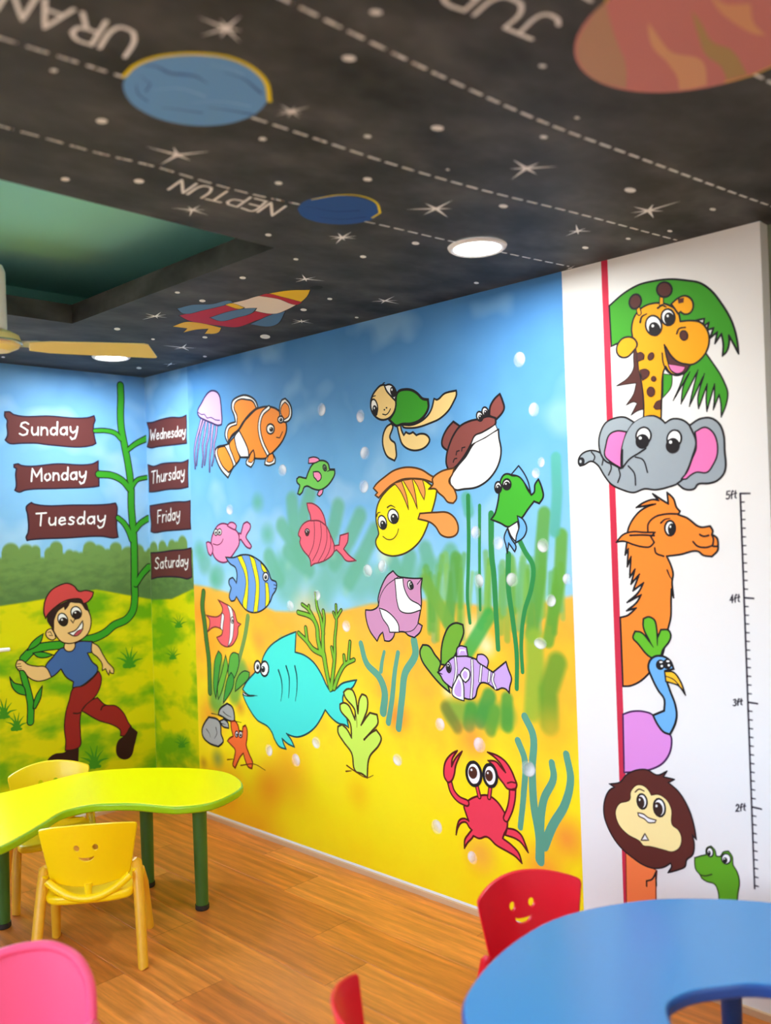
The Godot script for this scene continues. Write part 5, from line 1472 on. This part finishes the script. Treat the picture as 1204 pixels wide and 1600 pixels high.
func build_space_mural() -> void:
	pl_id = "C"
	mural = thing("space_mural", "painted night sky ceiling with planets, orbits, stars and a rocket", "mural", Vector3(1.4, H, -1.7))
	var chalk := Color8(238, 238, 234)
	# ---- dashed orbits
	var orbits := [
		["dashed orbit line running through the blue planet", [[-6, 57, 95, 89, 192, 120], [395, 184, 500, 219, 602, 253, 750, 296, 892, 331, 1056, 375]]],
		["dashed orbit line running through the navy planet", [[-6, 195, 75, 217, 150, 238, 245, 261, 315, 282, 380, 300, 466, 319], [570, 346, 602, 353, 692, 374, 797, 397, 888, 416]]],
		["dashed orbit line between the blue planet and the banded planet", [[430, -8, 600, 76, 717, 132, 852, 192, 1002, 248, 1137, 298, 1210, 324]]],
		["dashed orbit line running through the banded planet", [[1176, 115, 1240, 146], [905, -10, 934, 8]]]]
	for o in orbits:
		start("painted_orbit", o[0], 0, 0, 1, 0.0012)
		var tris := PackedVector3Array()
		for l in o[1]:
			var p := flat(curve(l, false))
			var run := 0.0
			for i in p.size() - 1:
				var d := p[i].distance_to(p[i + 1])
				var u := (p[i + 1] - p[i]) / maxf(d, 1e-6)
				var t := 0.0
				while t < d:
					var ph := fmod(run + t, 0.052)
					var step := minf((0.031 if ph < 0.031 else 0.052) - ph + 1e-5, d - t)
					if ph < 0.031:
						tris.append_array(ribbon(PackedVector2Array([p[i] + u * t, p[i] + u * (t + step)]), 0.007, 0.007, false))
					t += maxf(step, 1e-4)
				run += d
		lay("", [[tris, paint(chalk)]])
	# ---- planets
	var rim := Color8(238, 214, 24)
	start("painted_planet", "blue planet with a yellow crescent rim beside its name", 0, 0, 2, 0.0016)
	el("", Color8(104, 160, 214), 612, 280, 228, 112, 4, 0)
	lnw("swirl", Color8(62, 104, 166), [[[6, 16], [450, 203, 490, 208, 530, 228, 570, 232]], [[16, 2], [570, 232, 610, 238, 650, 262]], [[3, 12], [650, 335, 720, 345, 795, 358]], [[3, 8], [505, 335, 560, 342, 630, 352]], [[3, 12], [700, 225, 760, 245, 815, 290]], [[2, 7], [425, 262, 430, 290, 460, 315]], [[2, 6], [440, 235, 470, 262, 455, 285]]])
	lnw("swirl", Color8(132, 184, 228), [[[3, 10], [480, 280, 560, 275, 640, 300]], [[3, 9], [600, 320, 680, 315, 780, 330]], [[3, 8], [660, 200, 720, 215, 760, 232]]])
	ln("crescent", rim, [[386, 238, 420, 205, 480, 180, 560, 168, 640, 168, 720, 180, 790, 213, 832, 258, 842, 315]], 6.5, 8.0)
	start("painted_planet", "small navy planet with a thin yellow rim", 0, 260, 2, 0.0016)
	el("", Color8(38, 84, 154), 1058, 136, 129, 45, 1, 0)
	lnw("swirl", Color8(26, 62, 124), [[[3, 10], [960, 125, 1040, 140, 1120, 138]], [[3, 8], [1000, 160, 1070, 165, 1140, 158]]])
	ln("crescent", rim, [[974, 103, 1060, 89, 1130, 93, 1178, 116, 1187, 145, 1163, 160]], 2.0, 3.2)
	start("painted_planet", "large banded planet in dusty pink, tan and olive", 0, 0, 1, 0.0016)
	var jc := Vector2(1.4911, -0.6493)
	var disc := PackedVector2Array()
	for k in 48:
		disc.append(jc + Vector2.from_angle(TAU * k / 48) * 0.2177)
	lay("", [[fill_tris(disc), paint(Color8(206, 130, 124))]])
	ox = 602
	sc = 2
	sh("band", Color8(190, 148, 118), [688, 4, 700, 60, 722, 130, 750, 200, 752, 276, 690, 262, 642, 240, 604, 190, 600, 132, 632, 70, 660, 30], 0)
	sh("band", Color8(222, 166, 126), [820, 68, 850, 110, 890, 160, 990, 190, 1005, 265, 960, 276, 916, 280, 912, 245, 880, 195, 836, 150, 822, 110], 0)
	sh("band", Color8(180, 150, 98), [955, 30, 985, 70, 1020, 130, 1080, 155, 1130, 232, 1066, 250, 1050, 210, 1000, 170, 980, 120], 0)
	sh("band", Color8(222, 162, 122), [1010, -20, 1060, 10, 1140, 10, 1150, 70, 1190, 110, 1150, 105, 1080, 65, 1040, 30], 0)
	ln("crescent", rim, [[1060, 256, 1140, 236, 1210, 206], [688, 6, 700, -20, 730, -40]], 2.0)
	# ---- names
	ox = 0
	oy = 0
	sc = 1
	for t in [["URANUS", [218, 52, -85, -58, -23, 37, 7.4], "chalk lettering URANUS"], ["NEPTUN", [446, 322, 284, 281, -21, 15, 4.8], "chalk lettering NEPTUN"], ["JUPITER", [880, 32, 520, -120, -38, 34, 7.6], "chalk lettering JUPITER"]]:
		start("painted_planet_name", t[2], 0, 0, 1, 0.0013)
		var q = t[1]
		write("", t[0], q[0], q[1], q[2], q[3], q[4], q[5], q[6], chalk)
	# ---- stars and dots
	for s in [[353, 44, 34, 7, "largest chalk star above the blue planet"], [455, 174, 22, 8, "chalk star beside the yellow crescent rim"], [277, 242, 34, 5, "chalk star between the blue planet and lettering NEPTUN"], [300, 328, 22, 7, "chalk star under lettering NEPTUN"], [534, 371, 24, 8, "chalk star under the navy planet"], [477, 436, 20, 6, "chalk star at the rocket's nose"], [822, 263, 34, 6, "chalk star between two orbit lines"], [681, 326, 32, 6, "chalk star above the ceiling lamp"], [1013, 329, 34, 7, "chalk star near the white wall"], [902, 361, 22, 6, "chalk star over the end of the sea mural"], [243, 494, 20, 7, "chalk star beside the rocket's flame"], [285, 543, 22, 5, "chalk star beyond the rocket's flame"], [471, 502, 16, 8, "chalk star under the rocket"], [601, 470, 22, 6, "chalk star close to the sea mural"], [890, 419, 10, 4, "small chalk star at the edge of the white wall"], [266, 569, 14, 4, "small chalk star over the corner"]]:
		sparkle(s[0], s[1], s[2], s[3], s[4])
	for d in [[545, 91, 11], [587, 19, 10], [683, 200, 10], [159, 189, 9], [217, 283, 8], [102, 280, 7], [410, 217, 6], [574, 213, 6], [574, 280, 7], [84, 110, 6], [435, 286, 6], [847, 103, 6], [901, 184, 4], [849, 214, 6], [699, 265, 3], [984, 297, 9], [1113, 327, 5], [786, 322, 7], [649, 380, 6], [1046, 361, 4], [981, 373, 4], [914, 387, 5], [567, 401, 5], [744, 442, 4], [419, 367, 5], [462, 405, 4], [379, 434, 5], [277, 457, 4], [316, 470, 5], [183, 514, 5], [474, 484, 5], [414, 526, 8], [515, 467, 4], [557, 496, 3], [320, 527, 4], [239, 530, 3], [68, 545, 4], [226, 557, 4], [217, 575, 4], [320, 557, 3], [5, 558, 3]]:
		start("painted_dot", "", 0, 0, 1, 0.0012)
		el("", chalk, d[0], d[1], d[2], d[2] * 0.42, 4)
	# ---- rocket
	var blue := Color8(84, 126, 166)
	start("painted_rocket", "red, white and yellow rocket with blue fins and flames", 0, 260, 2, 0.0016)
	sh("", Color8(188, 34, 58), [558, 466, 640, 446, 705, 430, 760, 445, 856, 462, 800, 482, 742, 502, 680, 497, 590, 482], 1.2)
	sh("flame", Color8(236, 188, 40), [538, 500, 578, 486, 620, 488, 692, 504, 684, 518, 638, 523, 650, 507, 612, 510, 572, 519, 584, 506], 0.9)
	sh("fin", blue, [552, 444, 600, 432, 660, 430, 722, 420, 730, 427, 640, 448, 570, 459], 1.2)
	sh("fin", blue, [780, 493, 850, 462, 892, 452, 870, 490, 842, 500], 1.2)
	sh("hull", Color8(238, 222, 206), [716, 428, 760, 418, 812, 404, 870, 412, 930, 430, 900, 446, 862, 460, 790, 450], 1.2)
	sh("nose", Color8(240, 196, 24), [830, 398, 900, 387, 970, 385, 960, 406, 928, 428, 870, 410], 1.2)
	sh("stripe", Color8(190, 36, 50), [808, 404, 832, 397, 880, 407, 944, 424, 928, 432, 870, 414], 0.8)
	sh("stripe", Color8(236, 190, 30), [702, 432, 722, 427, 764, 440, 752, 445], 0.8)
	sh("fin", blue, [655, 472, 710, 454, 770, 443, 802, 442, 790, 456, 740, 472, 690, 483], 1.2)
	el("tip", Color8(30, 28, 28), 988, 378, 21, 6, -3, 0)

# =====================================================================  tables and chairs
func smooth(p: Array, steps := 5) -> PackedVector2Array:
	var r := PackedVector2Array()
	var n := p.size()
	for i in n:
		var a: Vector2 = p[(i - 1 + n) % n]
		var b: Vector2 = p[i]
		var c: Vector2 = p[(i + 1) % n]
		var d: Vector2 = p[(i + 2) % n]
		for k in steps:
			r.append(b.cubic_interpolate(c, a, d, float(k) / steps))
	return r

func inset(p: PackedVector2Array, d: float) -> PackedVector2Array:
	var n := out_normals(p)
	var r := PackedVector2Array()
	for i in p.size():
		r.append(p[i] - n[i] * d)
	return r

func table(called: String, label: String, outline: Array, h: float, top_c: Color, rim_c: Color, leg_c: Color, legs: Array) -> void:
	var c := Vector2.ZERO
	for v in outline:
		c += v
	c /= outline.size()
	var local := []
	for v in outline:
		local.append(v - c)
	var p := smooth(local)
	var t := thing(called, label, "table", Vector3(c.x, 0, c.y))
	obj("edge_band", slab(p, h - 0.032, h - 0.002, 0.009, 4), mat(rim_c, 0.32), t)
	obj("tabletop", slab(inset(p, 0.006), h - 0.01, h, 0.004, 3), mat(top_c, 0.24), t)
	for l in legs:
		var q: Vector2 = l - c
		var leg := obj("leg", lathe([Vector2(0.0, 0.018), Vector2(0.024, 0.018), Vector2(0.026, 0.2), Vector2(0.028, h - 0.032), Vector2(0.0, h - 0.032)], 24), mat(leg_c, 0.4), t)
		leg.position = Vector3(q.x, 0, q.y)
		obj("foot", lathe([Vector2(0.0, 0.0), Vector2(0.024, 0.0), Vector2(0.027, 0.004), Vector2(0.027, 0.02), Vector2(0.0, 0.021)], 20), mat(Color8(40, 36, 30), 0.6), leg)

func back_point(v: Vector2, depth: float, lean: float, curl: float) -> Vector3:
	return Vector3(v.x, v.y, 0.112 + lean * (v.y - 0.28) - curl * v.x * v.x + depth)

# a moulded panel of one thickness, bent round the sitter, with holes cut through it
func back_panel(outline: PackedVector2Array, holes: Array, thick: float, lean: float, curl: float) -> ArrayMesh:
	var st := SurfaceTool.new()
	st.begin(Mesh.PRIMITIVE_TRIANGLES)
	var lo := 1e9
	var hi := -1e9
	for v in outline:
		lo = minf(lo, v.x)
		hi = maxf(hi, v.x)
	var strips := 30
	for i in strips:
		var xa := lerpf(lo, hi, float(i) / strips)
		var xb := lerpf(lo, hi, float(i + 1) / strips)
		var pieces: Array = Geometry2D.intersect_polygons(outline, PackedVector2Array([Vector2(xa, -1), Vector2(xb, -1), Vector2(xb, 2), Vector2(xa, 2)]))
		for hole in holes:
			var left := []
			for q in pieces:
				left.append_array(Geometry2D.clip_polygons(q, hole))
			pieces = left
		for q in pieces:
			var idx := Geometry2D.triangulate_polygon(q)
			for j in range(0, idx.size(), 3):
				for side in [0, 1]:
					var ccw: bool = (q[idx[j + 1]] - q[idx[j]]).cross(q[idx[j + 2]] - q[idx[j]]) > 0
					var o := [0, 2, 1] if (side == 0) == ccw else [0, 1, 2]
					for k in o:
						var v: Vector2 = q[idx[j + k]]
						var n := Vector3(2.0 * curl * v.x, -lean, 1.0).normalized()
						st.set_normal(n if side == 0 else -n)
						st.add_vertex(back_point(v, thick if side == 0 else 0.0, lean, curl))
	var loops := [outline]
	loops.append_array(holes)
	for k in loops.size():
		var p: PackedVector2Array = loops[k]
		var nn := out_normals(p)
		for i in p.size():
			var j := (i + 1) % p.size()
			var s := 1.0 if k == 0 else -1.0
			# the rim swells out a little, as a rounded edge does
			var steps := [[0.0, 0.0], [0.2, 0.0025], [0.5, 0.0038], [0.8, 0.0025], [1.0, 0.0]] if k == 0 else [[0.0, 0.0], [1.0, 0.0]]
			for m in steps.size() - 1:
				var f = steps[m]
				var g = steps[m + 1]
				var quad := [[i, f], [j, f], [j, g], [i, g]]
				var vs := []
				var ns := []
				for w in quad:
					var v2: Vector2 = p[w[0]] + nn[w[0]] * w[1][1] * s
					ns.append(Vector3(nn[w[0]].x, nn[w[0]].y, (w[1][0] - 0.5) * 1.2 if k == 0 else 0.0).normalized() * s)
					vs.append(back_point(v2, thick * w[1][0], lean, curl))
				tri(st, [vs[0], vs[1], vs[2]], [ns[0], ns[1], ns[2]])
				tri(st, [vs[0], vs[2], vs[3]], [ns[0], ns[2], ns[3]])
	return st.commit()

func disc2(c: Vector2, rx: float, ry: float) -> PackedVector2Array:
	var r := PackedVector2Array()
	for k in 18:
		r.append(c + Vector2(cos(TAU * k / 18) * rx, sin(TAU * k / 18) * ry))
	return r

# a child's moulded plastic chair; it faces -z, its sitter's back leans on +z
func chair(label: String, at: Vector2, forward: Vector2, col: Color, leg_col: Color, style := 0) -> Node3D:
	var t := thing("toddler_chair", label, "chair", Vector3(at.x, 0, at.y))
	t.rotation.y = atan2(-forward.x, -forward.y)
	t.scale = Vector3(1.04, 0.95 if style == 0 else 0.9, 1.0)
	var m := mat(col, 0.34)
	var lm := mat(leg_col, 0.36)
	var seat := []
	for v in [[-0.115, -0.145], [-0.06, -0.152], [0.06, -0.152], [0.115, -0.145], [0.143, -0.115], [0.145, 0.0], [0.138, 0.095], [0.11, 0.128], [0.05, 0.14], [-0.05, 0.14], [-0.11, 0.128], [-0.138, 0.095], [-0.145, 0.0], [-0.143, -0.115]]:
		seat.append(Vector2(v[0], v[1]))
	obj("seat", slab(smooth(seat, 4), 0.235, 0.268, 0.013, 4), m, t)
	var pts := []
	if style == 0:
		for v in [[-0.118, 0.31], [-0.06, 0.296], [0.0, 0.292], [0.06, 0.296], [0.118, 0.31], [0.13, 0.35], [0.14, 0.41], [0.15, 0.47], [0.152, 0.488], [0.145, 0.498], [0.1, 0.512], [0.05, 0.52], [0.0, 0.523], [-0.05, 0.52], [-0.1, 0.512], [-0.145, 0.498], [-0.152, 0.488], [-0.15, 0.47], [-0.14, 0.41], [-0.13, 0.35]]:
			pts.append(Vector2(v[0], v[1]))
	else:
		for v in [[-0.13, 0.30], [-0.06, 0.29], [0.0, 0.288], [0.06, 0.29], [0.13, 0.30], [0.146, 0.34], [0.15, 0.4], [0.146, 0.45], [0.125, 0.5], [0.085, 0.53], [0.04, 0.54], [-0.04, 0.54], [-0.085, 0.53], [-0.125, 0.5], [-0.146, 0.45], [-0.15, 0.4], [-0.146, 0.34]]:
			pts.append(Vector2(v[0], v[1]))
	var outline := smooth(pts, 4)
	var mouth := PackedVector2Array()
	for k in 9:
		var a := PI + PI * k / 8.0
		mouth.append(Vector2(cos(a) * 0.025, 0.407 + sin(a) * 0.021))
	for k in range(1, 8):
		var a := TAU - PI * k / 8.0
		mouth.append(Vector2(cos(a) * 0.023, 0.407 + sin(a) * 0.006))
	var holes := [disc2(Vector2(-0.029, 0.438), 0.0095, 0.0125), disc2(Vector2(0.029, 0.438), 0.0095, 0.0125), mouth] if style == 0 else []
	obj("backrest", back_panel(outline, holes, 0.009, 0.2, 2.6 if style == 0 else 2.2), m, t)
	if style == 1:
		# raised rounded border along the back
		var ring := []
		var rr := []
		var edge := smooth(pts, 4)
		for k in edge.size() + 1:
			var v: Vector2 = edge[k % edge.size()]
			ring.append(back_point(v, 0.006, 0.2, 2.2))
			rr.append(0.013)
		obj("border", tube(ring, rr, 10), m, t)
	# moulded lip that joins seat and back below the slot
	var lip := []
	var lr := []
	for k in 13:
		var x := lerpf(-0.13, 0.13, k / 12.0)
		lip.append(Vector3(x, 0.254 + 3.6 * x * x, 0.136 - 1.7 * x * x))
		lr.append(0.0145)
	obj("lip", tube(lip, lr, 10), m, t)
	obj("strut", tube([Vector3(0, 0.25, 0.125), Vector3(0, 0.27, 0.128), Vector3(0, 0.305, 0.125)], [0.014, 0.011, 0.013], 10), m, t)
	for s in [-1.0, 1.0]:
		obj("leg", tube([Vector3(0.172 * s, 0.0, 0.165), Vector3(0.17 * s, 0.004, 0.164), Vector3(0.158 * s, 0.2, 0.105), Vector3(0.15 * s, 0.31, 0.075), Vector3(0.147 * s, 0.345, 0.068), Vector3(0.141 * s, 0.355, 0.07)], [0.012, 0.016, 0.018, 0.018, 0.017, 0.009], 14), lm, t)
		obj("leg", tube([Vector3(0.16 * s, 0.0, -0.15), Vector3(0.159 * s, 0.004, -0.149), Vector3(0.148 * s, 0.2, -0.1), Vector3(0.14 * s, 0.262, -0.085)], [0.012, 0.015, 0.017, 0.014], 14), lm, t)
		obj("side_rail", tube([Vector3(0.139 * s, 0.25, -0.1), Vector3(0.146 * s, 0.254, 0.0), Vector3(0.152 * s, 0.285, 0.07), Vector3(0.143 * s, 0.33, 0.08)], [0.014, 0.014, 0.015, 0.012], 12), m, t)
	return t

func build_furniture() -> void:
	# wave shaped yellow table: outline from the picture, on its own height
	var h := 0.45
	var o := []
	for q in [[130, 205], [390, 140], [600, 120], [800, 116], [960, 122], [1080, 142], [1140, 185], [1120, 225], [1000, 280], [850, 300], [760, 297], [640, 286], [540, 285], [420, 292], [300, 322], [210, 375], [100, 440], [0, 488]]:
		var w := on_level(q[0] / 3.01, 1160 + q[1] / 3.01, h)
		o.append(Vector2(w.x, w.z))
	o.append_array([Vector2(1.08, -2.98), Vector2(0.98, -3.05), Vector2(0.95, -3.2), Vector2(1.02, -3.4), Vector2(1.18, -3.54), Vector2(1.38, -3.585)])
	table("wave_table", "wavy yellow kids table with green edge and green legs", o, h, Color8(252, 240, 0), Color8(150, 192, 10), Color8(62, 110, 40), [Vector2(1.951, -2.953), Vector2(1.93, -3.31), Vector2(1.372, -3.4), Vector2(1.12, -3.12)])
	# horseshoe shaped blue table
	var b := []
	for q in [[722, 1590], [740, 1530], [800, 1470], [880, 1428], [1000, 1405], [1100, 1402], [1204, 1408]]:
		var w := on_level(q[0], q[1], h)
		b.append(Vector2(w.x, w.z))
	b.append_array([Vector2(2.42, -0.76), Vector2(2.41, -0.56), Vector2(2.33, -0.42), Vector2(2.2, -0.36), Vector2(2.07, -0.42), Vector2(2.02, -0.56)])
	for q in [[1204, 1540], [1130, 1542], [1075, 1552], [1045, 1575]]:
		var w := on_level(q[0], q[1], h)
		b.append(Vector2(w.x, w.z))
	b.append_array([Vector2(1.64, -0.82), Vector2(1.66, -0.7), Vector2(1.68, -0.58), Vector2(1.6, -0.47), Vector2(1.46, -0.46), Vector2(1.34, -0.56), Vector2(1.27, -0.75), Vector2(1.28, -1.0)])
	table("horseshoe_table", "blue kids table with a scooped cut-out", b, h, Color8(72, 146, 206), Color8(30, 78, 150), Color8(30, 78, 150), [Vector2(1.42, -0.62), Vector2(1.46, -1.08), Vector2(2.25, -1.0), Vector2(2.27, -0.52)])
	var yellow := Color8(255, 214, 0)
	chair("yellow chair with a smiley cut-out tucked in the table's hollow side", Vector2(1.51, -2.95), Vector2(0.6, -0.8), yellow, Color8(236, 176, 34))
	chair("yellow chair behind the wavy table, only its curved back showing", Vector2(1.652, -3.56), Vector2(-0.305, 0.95), yellow, Color8(236, 176, 34))
	chair("pink chair with a rounded back", Vector2(0.84, -1.98), Vector2(-0.3, 0.95), Color8(255, 92, 128), Color8(250, 110, 140), 1)
	chair("red chair with a smiley cut-out pushed in at the blue table's wall side", Vector2(1.936, -1.334), Vector2(-0.4, 0.92), Color8(240, 10, 36), Color8(236, 16, 38))
	chair("red chair beside the blue table, only a corner of its back showing", Vector2(1.345, -1.275), Vector2(0.8, 0.6), Color8(240, 10, 36), Color8(236, 16, 38))
